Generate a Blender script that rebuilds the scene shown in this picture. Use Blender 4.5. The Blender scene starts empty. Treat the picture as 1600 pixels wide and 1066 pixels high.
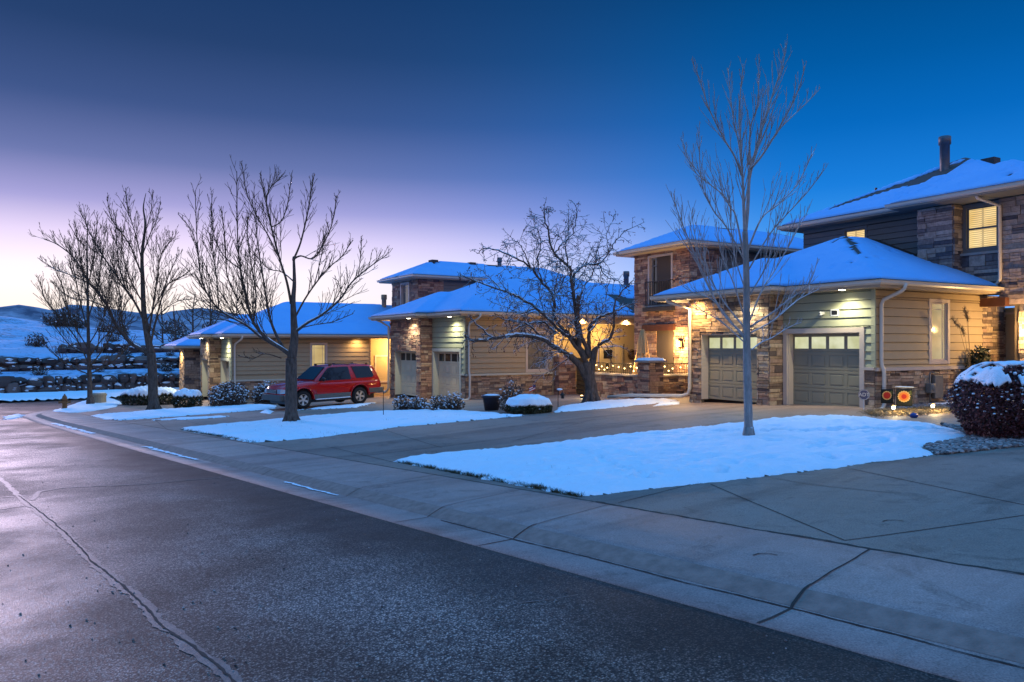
import bpy, bmesh, math, random
import numpy as np
from mathutils import Vector, Matrix, noise as mnoise

R = math.radians
SC = bpy.context.scene
COL = SC.collection
F = 1190.0
CX, HY = 800.0, 540.0
rng = random.Random(11)

# ------------------------------------------------------------------ terrain
TX, TY = -0.629, 0.777          # along the street (away, to the left)
NX, NY = 0.777, 0.629           # across the street, towards the houses
PA, PB, PC = 0.0297, -0.0256, -1.60
D_ASPH, D_CURB0, D_CURB1, D_WALK = 4.2, 4.66, 4.93, 6.22

def sstep(a, b, x):
    t = min(1.0, max(0.0, (x - a) / (b - a)))
    return t * t * (3 - 2 * t)

def plane(x, y):
    x = min(max(x, -26), 32); y = min(max(y, -22), 46)
    z = PA * x + PB * y + PC
    lo = -3.02
    k = 0.25
    h = max(k - abs(z - lo), 0.0) / k
    return max(z, lo) + h * h * k * 0.25

def sd(x, y):
    return x * TX + y * TY, x * NX + y * NY

def xy(s, d):
    return s * TX + d * NX, s * TY + d * NY

def zlot(x, y):
    s, d = sd(x, y)
    return plane(x, y) - 0.008 + 0.16 * sstep(6.4, 16.0, d) * (1 - sstep(34, 40, s))

def unp(px, py, zf=zlot, lift=0.0):
    rx, rz = (px - CX) / F, (HY - py) / F
    y = 1.5
    prev = None
    while y < 140:
        g = rz * y - (zf(rx * y, y) + lift)
        if g < 0:
            a, b = y - 0.25, y
            for _ in range(30):
                m = (a + b) / 2
                if rz * m - (zf(rx * m, m) + lift) < 0: b = m
                else: a = m
            return Vector((rx * b, b, rz * b))
        y += 0.25
    return Vector((rx * 100, 100, rz * 100))

def at(px, py, Y):
    return Vector(((px - CX) / F * Y, Y, (HY - py) / F * Y))

def fbm(x, y, z=0.0, o=3):
    return mnoise.fractal(Vector((x, y, z)), 0.9, 2.1, o)

# ------------------------------------------------------------------ materials
def srgb(r, g, b):
    def c(v):
        v /= 255.0
        return v / 12.92 if v <= 0.04045 else ((v + 0.055) / 1.055) ** 2.4
    return (c(r), c(g), c(b), 1.0)

class NT:
    def __init__(s, name):
        s.m = bpy.data.materials.new(name); s.m.use_nodes = True
        s.t = s.m.node_tree; s.n = s.t.nodes; s.l = s.t.links
        s.b = s.n['Principled BSDF']; s.out = s.n['Material Output']
    def add(s, typ, **kw):
        n = s.n.new(typ)
        for k, v in kw.items(): setattr(n, k, v)
        return n
    def link(s, a, b): s.l.new(a, b)
    def coord(s, scale=1.0, kind='Object'):
        tc = s.add('ShaderNodeTexCoord')
        mp = s.add('ShaderNodeMapping')
        s.link(tc.outputs[kind], mp.inputs[0])
        mp.inputs['Scale'].default_value = (scale,) * 3 if not isinstance(scale, tuple) else scale
        return mp.outputs[0]
    def world(s, scale=1.0):
        g = s.add('ShaderNodeNewGeometry'); mp = s.add('ShaderNodeMapping')
        s.link(g.outputs['Position'], mp.inputs[0])
        mp.inputs['Scale'].default_value = (scale,) * 3 if not isinstance(scale, tuple) else scale
        return mp.outputs[0]
    def noise(s, vec, scale, detail=4, rough=0.55, dist=0.0):
        n = s.add('ShaderNodeTexNoise'); s.link(vec, n.inputs['Vector'])
        n.inputs['Scale'].default_value = scale; n.inputs['Detail'].default_value = detail
        n.inputs['Roughness'].default_value = rough; n.inputs['Distortion'].default_value = dist
        return n.outputs['Fac']
    def ramp(s, fac, stops, interp='LINEAR'):
        r = s.add('ShaderNodeValToRGB'); s.link(fac, r.inputs[0])
        cr = r.color_ramp; cr.interpolation = interp
        while len(cr.elements) < len(stops): cr.elements.new(0.5)
        for e, (p, c) in zip(cr.elements, stops):
            e.position = p; e.color = c if len(c) == 4 else (*c, 1)
        return r.outputs[0]
    def mix(s, fac, a, b, mode='MIX'):
        m = s.add('ShaderNodeMix', data_type='RGBA', blend_type=mode)
        for sock, v in ((m.inputs[0], fac), (m.inputs[6], a), (m.inputs[7], b)):
            if hasattr(v, 'links'): s.link(v, sock)
            elif isinstance(v, (int, float)): sock.default_value = v
            else: sock.default_value = v if len(v) == 4 else (*v, 1)
        return m.outputs[2]
    def math(s, op, a, b=None, c=None):
        m = s.add('ShaderNodeMath', operation=op)
        for i, v in enumerate((a, b, c)):
            if v is None: continue
            if hasattr(v, 'links'): s.link(v, m.inputs[i])
            else: m.inputs[i].default_value = v
        return m.outputs[0]
    def bump(s, h, strength=0.3, dist=0.02):
        b = s.add('ShaderNodeBump'); s.link(h, b.inputs['Height'])
        b.inputs['Strength'].default_value = strength; b.inputs['Distance'].default_value = dist
        s.link(b.outputs[0], s.b.inputs['Normal']); return b
    def set(s, col=None, rough=None, metal=None, spec=None):
        if col is not None:
            if hasattr(col, 'links'): s.link(col, s.b.inputs['Base Color'])
            else: s.b.inputs['Base Color'].default_value = col if len(col) == 4 else (*col, 1)
        if rough is not None:
            if hasattr(rough, 'links'): s.link(rough, s.b.inputs['Roughness'])
            else: s.b.inputs['Roughness'].default_value = rough
        if metal is not None: s.b.inputs['Metallic'].default_value = metal
        if spec is not None: s.b.inputs['Specular IOR Level'].default_value = spec
        return s

M = {}
def simple(name, col, rough=0.6, metal=0.0, nscale=8, var=0.25, bump=0.1, spec=0.4):
    n = NT(name); v = n.coord(1)
    f = n.noise(v, nscale, 5)
    c = n.mix(f, tuple(x * (1 - var) for x in col), tuple(min(1, x * (1 + var)) for x in col))
    n.set(c, rough, metal, spec)
    if bump: n.bump(n.noise(v, nscale * 6, 3), bump, 0.01)
    M[name] = n.m; return n.m

def emis(name, col, strength, base=(0.4, 0.35, 0.25)):
    n = NT(name); n.set(base, 0.4)
    n.b.inputs['Emission Color'].default_value = (*col, 1)
    n.b.inputs['Emission Strength'].default_value = strength
    M[name] = n.m; return n

def make_materials():
    # asphalt
    n = NT('asphalt'); w = n.world(1)
    big = n.noise(w, 0.33, 4, 0.6, 0.4)
    mid = n.noise(w, 2.2, 4, 0.6)
    patch = n.ramp(n.math('ADD', n.math('MULTIPLY', big, 0.75), n.math('MULTIPLY', mid, 0.25)), [(0.40, (0, 0, 0, 1)), (0.58, (1, 1, 1, 1))])
    vor = n.add('ShaderNodeTexVoronoi'); n.link(w, vor.inputs['Vector']); vor.inputs['Scale'].default_value = 82
    spk = n.ramp(vor.outputs['Color'], [(0.22, (0.28, 0.28, 0.28, 1)), (0.5, (0.8, 0.8, 0.8, 1)), (0.80, (3.0, 2.9, 2.8, 1))])
    spk = n.mix(1.0, spk, n.ramp(vor.outputs['Distance'], [(0.12, (1.5, 1.5, 1.5, 1)), (0.55, (0.40, 0.40, 0.40, 1))]), 'MULTIPLY')
    base = n.mix(patch, (0.100, 0.071, 0.058, 1), (0.225, 0.164, 0.142, 1))
    col = n.mix(1.0, base, spk, 'MULTIPLY')
    # darker strip along the gutter where the surface stays damp
    sep = n.add('ShaderNodeSeparateXYZ'); n.link(w, sep.inputs[0])
    dd = n.math('ADD', n.math('MULTIPLY', sep.outputs[0], NX), n.math('MULTIPLY', sep.outputs[1], NY))
    dn = n.math('ADD', dd, n.math('MULTIPLY', n.math('SUBTRACT', n.noise(w, 0.9, 4), 0.5), 1.6))
    damp = n.add('ShaderNodeMapRange'); n.link(dn, damp.inputs[0])
    damp.inputs[1].default_value = 2.9; damp.inputs[2].default_value = 3.7
    damp.interpolation_type = 'SMOOTHSTEP'
    col = n.mix(n.math('MULTIPLY', damp.outputs[0], 0.75), col, (0.020, 0.014, 0.011, 1))
    rough = n.math('SUBTRACT', n.math('MULTIPLY_ADD', patch, -0.16, 0.70), n.math('MULTIPLY', n.noise(w, 1.3, 3), 0.05))
    n.set(col, rough, 0, 0.24)
    h = n.math('ADD', vor.outputs['Distance'], n.math('MULTIPLY', n.noise(w, 30, 4), 0.8))
    n.bump(h, 0.28, 0.006)
    M['asphalt'] = n.m
    # sealant
    n = NT('crack_sealant'); w = n.world(1)
    f = n.noise(w, 9, 5, 0.65)
    c = n.ramp(f, [(0.3, (0.07, 0.054, 0.046, 1)), (0.68, (0.20, 0.155, 0.135, 1))])
    n.set(c, 0.55); n.bump(n.noise(w, 60, 3), 0.4, 0.01); M['sealant'] = n.m
    # concrete
    for nm, a, b in (('walk_concrete', (0.31, 0.21, 0.178), (0.46, 0.32, 0.275)), ('drive_concrete', (0.215, 0.145, 0.112), (0.33, 0.228, 0.182)), ('gutter_concrete', (0.29, 0.20, 0.172), (0.43, 0.30, 0.262))):
        n = NT(nm); w = n.world(1)
        f1 = n.noise(w, 0.5, 5, 0.65, 0.3); f2 = n.noise(w, 6, 5, 0.7); f3 = n.noise(w, 75, 3, 0.7)
        f = n.math('ADD', n.math('MULTIPLY', f1, 0.6), n.math('MULTIPLY', f2, 0.4))
        c = n.ramp(f, [(0.32, (*a, 1)), (0.66, (*b, 1))])
        c = n.mix(0.55, c, n.ramp(f3, [(0.34, (0.35, 0.35, 0.35, 1)), (0.66, (1.5, 1.5, 1.5, 1))]), 'MULTIPLY')
        stain = n.ramp(n.noise(w, 1.7, 6, 0.7, 0.8), [(0.55, (1, 1, 1, 1)), (0.66, (0.60, 0.58, 0.56, 1))])
        c = n.mix(0.8, c, stain, 'MULTIPLY')
        sp = n.add('ShaderNodeSeparateXYZ'); n.link(w, sp.inputs[0])
        al = n.math('ADD', n.math('MULTIPLY', sp.outputs[0], TX), n.math('MULTIPLY', sp.outputs[1], TY))
        ac = n.math('ADD', n.math('MULTIPLY', sp.outputs[0], NX), n.math('MULTIPLY', sp.outputs[1], NY))
        cb = n.add('ShaderNodeCombineXYZ'); n.link(n.math('FLOOR', n.math('DIVIDE', n.math('ADD', al, 0.2), 3.0)), cb.inputs[0])
        n.link(n.math('FLOOR', n.math('DIVIDE', n.math('SUBTRACT', ac, D_WALK), 3.4)), cb.inputs[1])
        wn = n.add('ShaderNodeTexWhiteNoise'); n.link(cb.outputs[0], wn.inputs['Vector'])
        c = n.mix(1.0, c, n.ramp(wn.outputs['Value'], [(0, (0.80, 0.80, 0.81, 1)), (1, (1.14, 1.12, 1.10, 1))]), 'MULTIPLY')
        # darker tyre and melt-water streaks running up to the garages
        sv = n.add('ShaderNodeCombineXYZ'); n.link(n.math('MULTIPLY', al, 1.5), sv.inputs[0]); n.link(n.math('MULTIPLY', ac, 0.12), sv.inputs[1])
        c = n.mix(0.75, c, n.ramp(n.noise(sv.outputs[0], 1.0, 5, 0.6, 0.3), [(0.36, (0.62, 0.60, 0.58, 1)), (0.5, (1, 1, 1, 1))]), 'MULTIPLY')
        n.set(c, n.math('MULTIPLY_ADD', f1, 0.25, 0.52), 0, 0.4)
        n.bump(n.math('ADD', n.noise(w, 45, 4), n.math('MULTIPLY', f3, 0.5)), 0.25, 0.008)
        M[nm] = n.m
    simple('kerb_face', (0.25, 0.172, 0.142), 0.9, nscale=9, var=0.55, bump=0.8)
    simple('joint', (0.03, 0.026, 0.022), 0.9, nscale=20)
    simple('earth', (0.085, 0.06, 0.04), 0.95, nscale=5, var=0.4, bump=0.5)
    # snow
    n = NT('snow'); w = n.world(1)
    f = n.noise(w, 1.4, 4); g = n.noise(w, 14, 4, 0.6)
    c = n.mix(f, (0.76, 0.85, 0.93, 1), (0.86, 0.91, 0.95, 1))
    n.set(c, 0.55, 0, 0.3)
    n.bump(n.math('ADD', g, n.math('MULTIPLY', n.noise(w, 60, 3), 0.6)), 0.6, 0.04)
    M['snow'] = n.m
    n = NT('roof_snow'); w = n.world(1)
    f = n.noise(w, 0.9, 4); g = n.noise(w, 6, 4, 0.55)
    c = n.mix(f, (0.13, 0.40, 0.78, 1), (0.24, 0.51, 0.85, 1))  # blue of the dusk sky is put into the snow's own colour
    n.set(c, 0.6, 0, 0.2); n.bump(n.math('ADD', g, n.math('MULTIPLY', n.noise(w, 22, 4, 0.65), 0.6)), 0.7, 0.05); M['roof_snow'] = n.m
    # shingles
    n = NT('shingles'); v = n.coord(1)
    br = n.add('ShaderNodeTexBrick'); n.link(n.coord((4, 4, 4)), br.inputs['Vector'])
    br.inputs['Color1'].default_value = (0.05, 0.043, 0.04, 1); br.inputs['Color2'].default_value = (0.085, 0.07, 0.06, 1)
    br.inputs['Mortar'].default_value = (0.02, 0.02, 0.02, 1); br.inputs['Scale'].default_value = 1.5
    c = n.mix(n.noise(v, 25, 4), br.outputs[0], (0.06, 0.05, 0.045, 1))
    n.set(c, 0.9); n.bump(n.noise(v, 50, 3), 0.5, 0.02); M['shingles'] = n.m
    # stones : one colour per stone
    def stone(name, cols):
        n = NT(name); g = n.add('ShaderNodeNewGeometry'); v = n.coord(1)
        r = n.ramp(g.outputs['Random Per Island'], cols, 'CONSTANT')
        f = n.noise(v, 9, 5, 0.65)
        c = n.mix(0.75, r, n.ramp(f, [(0.3, (0.5, 0.48, 0.46, 1)), (0.7, (1.25, 1.22, 1.2, 1))]), 'MULTIPLY')
        n.set(c, 0.85, 0, 0.3); n.bump(n.noise(v, 22, 5, 0.7), 0.7, 0.03); M[name] = n.m
    tan = [(0.0, (0.390, 0.273, 0.182, 1)), (0.14, (0.520, 0.390, 0.260, 1)), (0.3, (0.221, 0.156, 0.117, 1)), (0.42, (0.442, 0.312, 0.221, 1)),
           (0.55, (0.312, 0.234, 0.182, 1)), (0.68, (0.572, 0.442, 0.312, 1)), (0.8, (0.156, 0.117, 0.104, 1)), (0.9, (0.429, 0.286, 0.208, 1))]
    red = [(0.0, (0.429, 0.247, 0.169, 1)), (0.16, (0.546, 0.364, 0.247, 1)), (0.3, (0.260, 0.143, 0.117, 1)), (0.45, (0.468, 0.273, 0.195, 1)),
           (0.58, (0.351, 0.221, 0.169, 1)), (0.7, (0.572, 0.403, 0.286, 1)), (0.82, (0.195, 0.117, 0.104, 1)), (0.9, (0.494, 0.286, 0.195, 1))]
    grey = [(0.0, (0.442, 0.338, 0.273, 1)), (0.18, (0.286, 0.221, 0.195, 1)), (0.35, (0.520, 0.416, 0.351, 1)), (0.5, (0.117, 0.104, 0.117, 1)),
            (0.6, (0.390, 0.299, 0.247, 1)), (0.75, (0.468, 0.364, 0.299, 1)), (0.88, (0.182, 0.156, 0.156, 1))]
    stone('stone_tan', tan); stone('stone_red', red); stone('stone_grey', grey)
    simple('mortar', (0.09, 0.07, 0.055), 0.95, nscale=30)
    simple('siding_tan', (0.405, 0.308, 0.19), 0.65, nscale=3, var=0.08, bump=0.05)
    simple('siding_sage', (0.36, 0.37, 0.25), 0.65, nscale=3, var=0.08, bump=0.05)
    simple('siding_dark', (0.17, 0.17, 0.16), 0.65, nscale=3, var=0.1, bump=0.05)
    simple('stucco', (0.44, 0.35, 0.21), 0.9, nscale=30, var=0.08, bump=0.2)
    simple('trim', (0.56, 0.47, 0.40), 0.5, nscale=4, var=0.06, bump=0.03)
    simple('trim_sage', (0.50, 0.50, 0.42), 0.5, nscale=4, var=0.06, bump=0.03)
    simple('fascia', (0.44, 0.36, 0.27), 0.5, nscale=3, var=0.08, bump=0.03)
    simple('gutter_metal', (0.60, 0.53, 0.44), 0.35, nscale=3, var=0.08, bump=0.0)
    simple('garage_taupe', (0.25, 0.232, 0.17), 0.45, nscale=2, var=0.05, bump=0.02)
    simple('garage_cream', (0.60, 0.51, 0.36), 0.45, nscale=2, var=0.05, bump=0.02)
    simple('dark_door', (0.05, 0.04, 0.03), 0.4, nscale=3, var=0.2)
    simple('door_cream', (0.42, 0.36, 0.24), 0.4, nscale=3, var=0.05, bump=0.02)
    simple('beam_wood', (0.10, 0.035, 0.018), 0.6, nscale=6, var=0.4)
    simple('iron', (0.02, 0.019, 0.018), 0.5, 0.3, nscale=20)
    simple('vent_metal', (0.13, 0.13, 0.14), 0.5, 0.6, nscale=10)
    simple('cap_stone', (0.34, 0.31, 0.28), 0.8, nscale=12)
    simple('canvas', (0.62, 0.38, 0.17), 0.9, nscale=14, var=0.15)
    simple('white_plastic', (0.7, 0.7, 0.68), 0.35, bump=0.0)
    simple('black_plastic', (0.015, 0.015, 0.016), 0.35, bump=0.0)
    simple('frame_dark', (0.20, 0.21, 0.22), 0.4, bump=0.0)
    n = NT('glass_dark'); n.set((0.012, 0.014, 0.018), 0.06, 0, 0.8); M['glass_dark'] = n.m
    n = NT('glass_curtain'); v = n.coord(1)
    c = n.ramp(n.noise(v, 3, 2), [(0.3, (0.12, 0.115, 0.10, 1)), (0.7, (0.20, 0.19, 0.16, 1))]); n.set(c, 0.12, 0, 0.7); M['glass_curtain'] = n.m
    # lit panes
    def pane(name, lo, hi, st, sc=1.2):
        n = NT(name); v = n.coord(1); f = n.noise(v, sc, 3, 0.5)
        c = n.ramp(f, [(0.3, (*lo, 1)), (0.7, (*hi, 1))])
        n.set((0.1, 0.09, 0.07), 0.1); n.link(c, n.b.inputs['Emission Color']); n.b.inputs['Emission Strength'].default_value = st
        M[name] = n.m
    pane('pane_garage', (0.60, 0.60, 0.30), (0.85, 0.86, 0.56), 0.72, 2.5)
    pane('pane_warm', (0.80, 0.50, 0.15), (1.0, 0.74, 0.32), 0.95, 1.5); pane('shutter_lit', (0.62, 0.40, 0.13), (0.80, 0.58, 0.24), 0.62, 1.5)
    pane('pane_side', (0.42, 0.31, 0.14), (0.62, 0.52, 0.30), 0.62, 1.0)
    pane('pane_green', (0.30, 0.42, 0.20), (0.60, 0.60, 0.30), 0.7, 1.3)
    pane('pane_far', (0.50, 0.34, 0.12), (0.75, 0.58, 0.26), 0.75, 1.2)
    emis('bulb_white', (1.0, 0.93, 0.66), 14.0)
    emis('bulb_warm', (1.0, 0.60, 0.20), 7.0)
    emis('added_bulb', (1.0, 0.7, 0.3), 1.6)  # glowing disc of the added, unseen soffit lamps
    emis('lamp_amber', (1.0, 0.60, 0.12), 2.6)
    emis('fairy', (1.0, 0.62, 0.20), 9.0)
    emis('tv_screen', (0.02, 0.03, 0.05), 0.1, (0.01, 0.01, 0.015))
    # bark
    def bark(name, a, b, snow=0.0, sc=14):
        n = NT(name); v = n.world((sc, sc, sc * 0.25)); f = n.noise(v, 1, 5, 0.65)
        c = n.ramp(f, [(0.3, (*a, 1)), (0.7, (*b, 1))])
        if snow > 0:
            g = n.add('ShaderNodeNewGeometry'); sp = n.add('ShaderNodeSeparateXYZ'); n.link(g.outputs['Normal'], sp.inputs[0])
            k = n.math('ADD', sp.outputs[2], n.math('MULTIPLY', n.math('SUBTRACT', n.noise(n.world(1), 3.5, 4), 0.5), 1.3))
            mk = n.ramp(k, [(1 - snow, (0, 0, 0, 1)), (1 - snow + 0.12, (1, 1, 1, 1))])
            c = n.mix(mk, c, (0.75, 0.85, 0.93, 1))
        n.set(c, 0.85, 0, 0.2); n.bump(f, 0.8, 0.015); M[name] = n.m
    bark('bark_pale', (0.16, 0.15, 0.14), (0.34, 0.32, 0.30), 0.12)
    bark('twig_pale', (0.22, 0.20, 0.19), (0.44, 0.41, 0.39), 0.45)
    bark('bark_dark', (0.042, 0.032, 0.026), (0.145, 0.11, 0.09), 0.08, 20)
    bark('twig_dark', (0.06, 0.038, 0.024), (0.15, 0.10, 0.068), 0.10)
    bark('bark_crab', (0.045, 0.034, 0.028), (0.16, 0.12, 0.10), 0.15, 22)
    bark('twig_crab', (0.04, 0.028, 0.022), (0.11, 0.08, 0.065), 0.5)
    def leaf(name, cols):
        n = NT(name); g = n.add('ShaderNodeNewGeometry')
        c = n.ramp(g.outputs['Random Per Island'], cols); n.set(c, 0.6, 0, 0.25); M[name] = n.m
    leaf('leaf_burgundy', [(0, (0.03, 0.009, 0.010, 1)), (0.6, (0.095, 0.026, 0.028, 1)), (1, (0.19, 0.068, 0.062, 1))])
    leaf('leaf_green', [(0, (0.012, 0.016, 0.008, 1)), (0.6, (0.035, 0.045, 0.02, 1)), (1, (0.07, 0.075, 0.04, 1))])
    leaf('leaf_brown', [(0, (0.03, 0.02, 0.016, 1)), (0.6, (0.085, 0.055, 0.04, 1)), (1, (0.14, 0.10, 0.08, 1))])
    leaf('leaf_dry', [(0, (0.16, 0.10, 0.04, 1)), (0.6, (0.30, 0.21, 0.10, 1)), (1, (0.42, 0.32, 0.17, 1))])
    leaf('berry', [(0, (0.06, 0.012, 0.010, 1)), (1, (0.14, 0.03, 0.02, 1))])
    leaf('grass', [(0, (0.03, 0.025, 0.012, 1)), (0.5, (0.08, 0.065, 0.03, 1)), (1, (0.16, 0.12, 0.06, 1))])
    leaf('pebble', [(0, (0.07, 0.06, 0.06, 1)), (0.4, (0.18, 0.15, 0.14, 1)), (0.8, (0.30, 0.27, 0.25, 1)), (1, (0.42, 0.38, 0.36, 1))])
    leaf('boulder', [(0, (0.035, 0.025, 0.023, 1)), (0.5, (0.085, 0.057, 0.050, 1)), (1, (0.16, 0.11, 0.095, 1))])
    # mountain: distance haze is lightened into its base colour
    n = NT('mountain'); w = n.world(1)
    f = n.noise(w, 0.02, 6, 0.65)
    c = n.ramp(f, [(0.40, (0.11, 0.11, 0.15, 1)), (0.62, (0.42, 0.40, 0.47, 1))]); n.set(c, 0.95, 0, 0.0); M['mountain'] = n.m
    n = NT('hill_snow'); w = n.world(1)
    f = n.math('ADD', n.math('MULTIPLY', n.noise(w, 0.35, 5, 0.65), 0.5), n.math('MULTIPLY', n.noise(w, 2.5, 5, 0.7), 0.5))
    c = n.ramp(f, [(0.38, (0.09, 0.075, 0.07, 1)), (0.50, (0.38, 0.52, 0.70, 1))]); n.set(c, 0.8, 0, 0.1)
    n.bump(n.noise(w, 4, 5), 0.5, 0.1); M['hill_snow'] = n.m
    # car
    n = NT('car_red'); n.set((0.50, 0.004, 0.006), 0.20, 0.0, 0.4)
    n.b.inputs['Coat Weight'].default_value = 0.6; n.b.inputs['Coat Roughness'].default_value = 0.05; M['car_red'] = n.m
    simple('car_grey', (0.10, 0.105, 0.10), 0.55, nscale=10, bump=0.03)
    simple('tyre', (0.012, 0.012, 0.012), 0.85, nscale=20)
    simple('alloy', (0.62, 0.60, 0.56), 0.3, 0.7, bump=0.0)
    n = NT('car_glass'); n.set((0.008, 0.012, 0.02), 0.04, 0, 0.6); M['car_glass'] = n.m
    n = NT('lamp_glass'); n.set((0.42, 0.46, 0.5), 0.08, 0.3, 0.8); M['lamp_glass'] = n.m
    simple('lamp_orange', (0.55, 0.20, 0.03), 0.2, bump=0)
    simple('lamp_red', (0.45, 0.01, 0.01), 0.2, bump=0)
    simple('hydrant_yellow', (0.20, 0.085, 0.025), 0.6)
    simple('box_tan', (0.36, 0.27, 0.17), 0.8)
    simple('pot', (0.035, 0.03, 0.04), 0.5)
    simple('sign_blue', (0.03, 0.05, 0.14), 0.4, bump=0)
    simple('flag_dark', (0.012, 0.016, 0.014), 0.8, bump=0)
    simple('flag_red', (0.55, 0.03, 0.015), 0.8, bump=0)
    simple('flag_orange', (0.80, 0.22, 0.03), 0.8, bump=0)
    simple('flag_cream', (0.75, 0.45, 0.14), 0.8, bump=0)
    simple('flag_leaf', (0.09, 0.10, 0.03), 0.8, bump=0)
    simple('blue_glaze', (0.02, 0.05, 0.22), 0.25, bump=0)
    simple('copper', (0.16, 0.10, 0.05), 0.45, 0.5, bump=0)
    simple('meter_grey', (0.16, 0.16, 0.15), 0.5)
make_materials()

# ------------------------------------------------------------------ object helpers
def tag(o, label=None, cat=None, group=None, kind=None):
    if label: o['label'] = label
    if cat: o['category'] = cat
    if group: o['group'] = group
    if kind: o['kind'] = kind
    return o

def empty(name, loc=(0, 0, 0), rz=0.0, label=None, cat=None, group=None):
    o = bpy.data.objects.new(name, None); COL.objects.link(o)
    o.location = loc; o.rotation_euler = (0, 0, rz); o.empty_display_size = 0.2
    return tag(o, label, cat, group)

class MB:
    def __init__(s): s.v = []; s.f = []; s.mi = []
    def box(s, a, b, j=None, mi=0):
        x0, y0, z0 = a; x1, y1, z1 = b
        if x0 > x1: x0, x1 = x1, x0
        if y0 > y1: y0, y1 = y1, y0
        if z0 > z1: z0, z1 = z1, z0
        k = len(s.v)
        s.v += [(x0, y0, z0), (x1, y0, z0), (x1, y1, z0), (x0, y1, z0), (x0, y0, z1), (x1, y0, z1), (x1, y1, z1), (x0, y1, z1)]
        s.f += [(k, k + 3, k + 2, k + 1), (k + 4, k + 5, k + 6, k + 7), (k, k + 1, k + 5, k + 4), (k + 1, k + 2, k + 6, k + 5), (k + 2, k + 3, k + 7, k + 6), (k + 3, k, k + 4, k + 7)]
        s.mi += [mi] * 6
    def hexa(s, p, mi=0):
        k = len(s.v); s.v += [tuple(q) for q in p]
        s.f += [(k, k + 3, k + 2, k + 1), (k + 4, k + 5, k + 6, k + 7), (k, k + 1, k + 5, k + 4), (k + 1, k + 2, k + 6, k + 5), (k + 2, k + 3, k + 7, k + 6), (k + 3, k, k + 4, k + 7)]
        s.mi += [mi] * 6
    def poly(s, pts, mi=0):
        k = len(s.v); s.v += [tuple(p) for p in pts]; s.f.append(tuple(range(k, k + len(pts)))); s.mi.append(mi)
    def prism(s, pts, d, mi=0):
        d = Vector(d); n = len(pts); k = len(s.v)
        s.v += [tuple(p) for p in pts] + [tuple(Vector(p) + d) for p in pts]
        s.f.append(tuple(range(k + n - 1, k - 1, -1))); s.f.append(tuple(range(k + n, k + 2 * n)))
        for i in range(n):
            j = (i + 1) % n; s.f.append((k + i, k + j, k + n + j, k + n + i))
        s.mi += [mi] * (n + 2)
    def tube(s, pts, rad, sides=6, cap=True, mi=0):
        pts = [Vector(p) for p in pts]; n = len(pts)
        if isinstance(rad, (int, float)): rad = [rad] * n
        k = len(s.v); up = None
        for i in range(n):
            t = (pts[min(i + 1, n - 1)] - pts[max(i - 1, 0)])
            if t.length < 1e-9: t = Vector((0, 0, 1))
            t.normalize()
            if up is None:
                up = Vector((0, 0, 1)) if abs(t.z) < 0.9 else Vector((1, 0, 0))
            a = t.cross(up)
            if a.length < 1e-5: a = t.cross(Vector((1, 0.3, 0.2)))
            a.normalize(); b = a.cross(t); up = b
            for q in range(sides):
                w = 2 * math.pi * q / sides
                s.v.append(tuple(pts[i] + (a * math.cos(w) + b * math.sin(w)) * rad[i]))
        for i in range(n - 1):
            for q in range(sides):
                r = (q + 1) % sides
                s.f.append((k + i * sides + q, k + i * sides + r, k + (i + 1) * sides + r, k + (i + 1) * sides + q))
                s.mi.append(mi)
        if cap:
            s.f.append(tuple(k + q for q in range(sides - 1, -1, -1)))
            s.f.append(tuple(k + (n - 1) * sides + q for q in range(sides))); s.mi += [mi, mi]
    def lathe(s, prof, c=(0, 0, 0), sides=16, mi=0):
        k = len(s.v)
        for r, z in prof:
            for q in range(sides):
                w = 2 * math.pi * q / sides
                s.v.append((c[0] + r * math.cos(w), c[1] + r * math.sin(w), c[2] + z))
        for i in range(len(prof) - 1):
            for q in range(sides):
                e = (q + 1) % sides
                s.f.append((k + i * sides + q, k + i * sides + e, k + (i + 1) * sides + e, k + (i + 1) * sides + q)); s.mi.append(mi)
        s.f.append(tuple(k + q for q in range(sides - 1, -1, -1)))
        e = k + (len(prof) - 1) * sides
        s.f.append(tuple(e + q for q in range(sides))); s.mi += [mi, mi]
    def ball(s, c, r, seg=8, rings=5, mi=0, jit=0.0, rg=None):
        rx, ry, rz = (r, r, r) if isinstance(r, (int, float)) else r
        k = len(s.v); g = rg or rng
        for i in range(1, rings):
            th = math.pi * i / rings
            for q in range(seg):
                w = 2 * math.pi * q / seg
                m = 1 + g.uniform(-jit, jit)
                s.v.append((c[0] + rx * m * math.sin(th) * math.cos(w), c[1] + ry * m * math.sin(th) * math.sin(w), c[2] + rz * m * math.cos(th)))
        t = len(s.v); s.v += [(c[0], c[1], c[2] + rz), (c[0], c[1], c[2] - rz)]
        for i in range(rings - 2):
            for q in range(seg):
                e = (q + 1) % seg
                s.f.append((k + i * seg + q, k + (i + 1) * seg + q, k + (i + 1) * seg + e, k + i * seg + e)); s.mi.append(mi)
        for q in range(seg):
            e = (q + 1) % seg
            s.f.append((t, k + q, k + e)); s.f.append((t + 1, k + (rings - 2) * seg + e, k + (rings - 2) * seg + q)); s.mi += [mi, mi]
    def build(s, name, mat, parent=None, smooth=False, loc=None):
        me = bpy.data.meshes.new(name); me.from_pydata(s.v, [], s.f)
        mats = mat if isinstance(mat, (list, tuple)) else [mat]
        for m in mats: me.materials.append(M[m] if isinstance(m, str) else m)
        if len(mats) > 1: me.polygons.foreach_set('material_index', s.mi)
        if smooth: me.polygons.foreach_set('use_smooth', [True] * len(me.polygons))
        me.update()
        o = bpy.data.objects.new(name, me); COL.objects.link(o)
        if parent: o.parent = parent
        if loc is not None: o.location = loc
        return o

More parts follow.
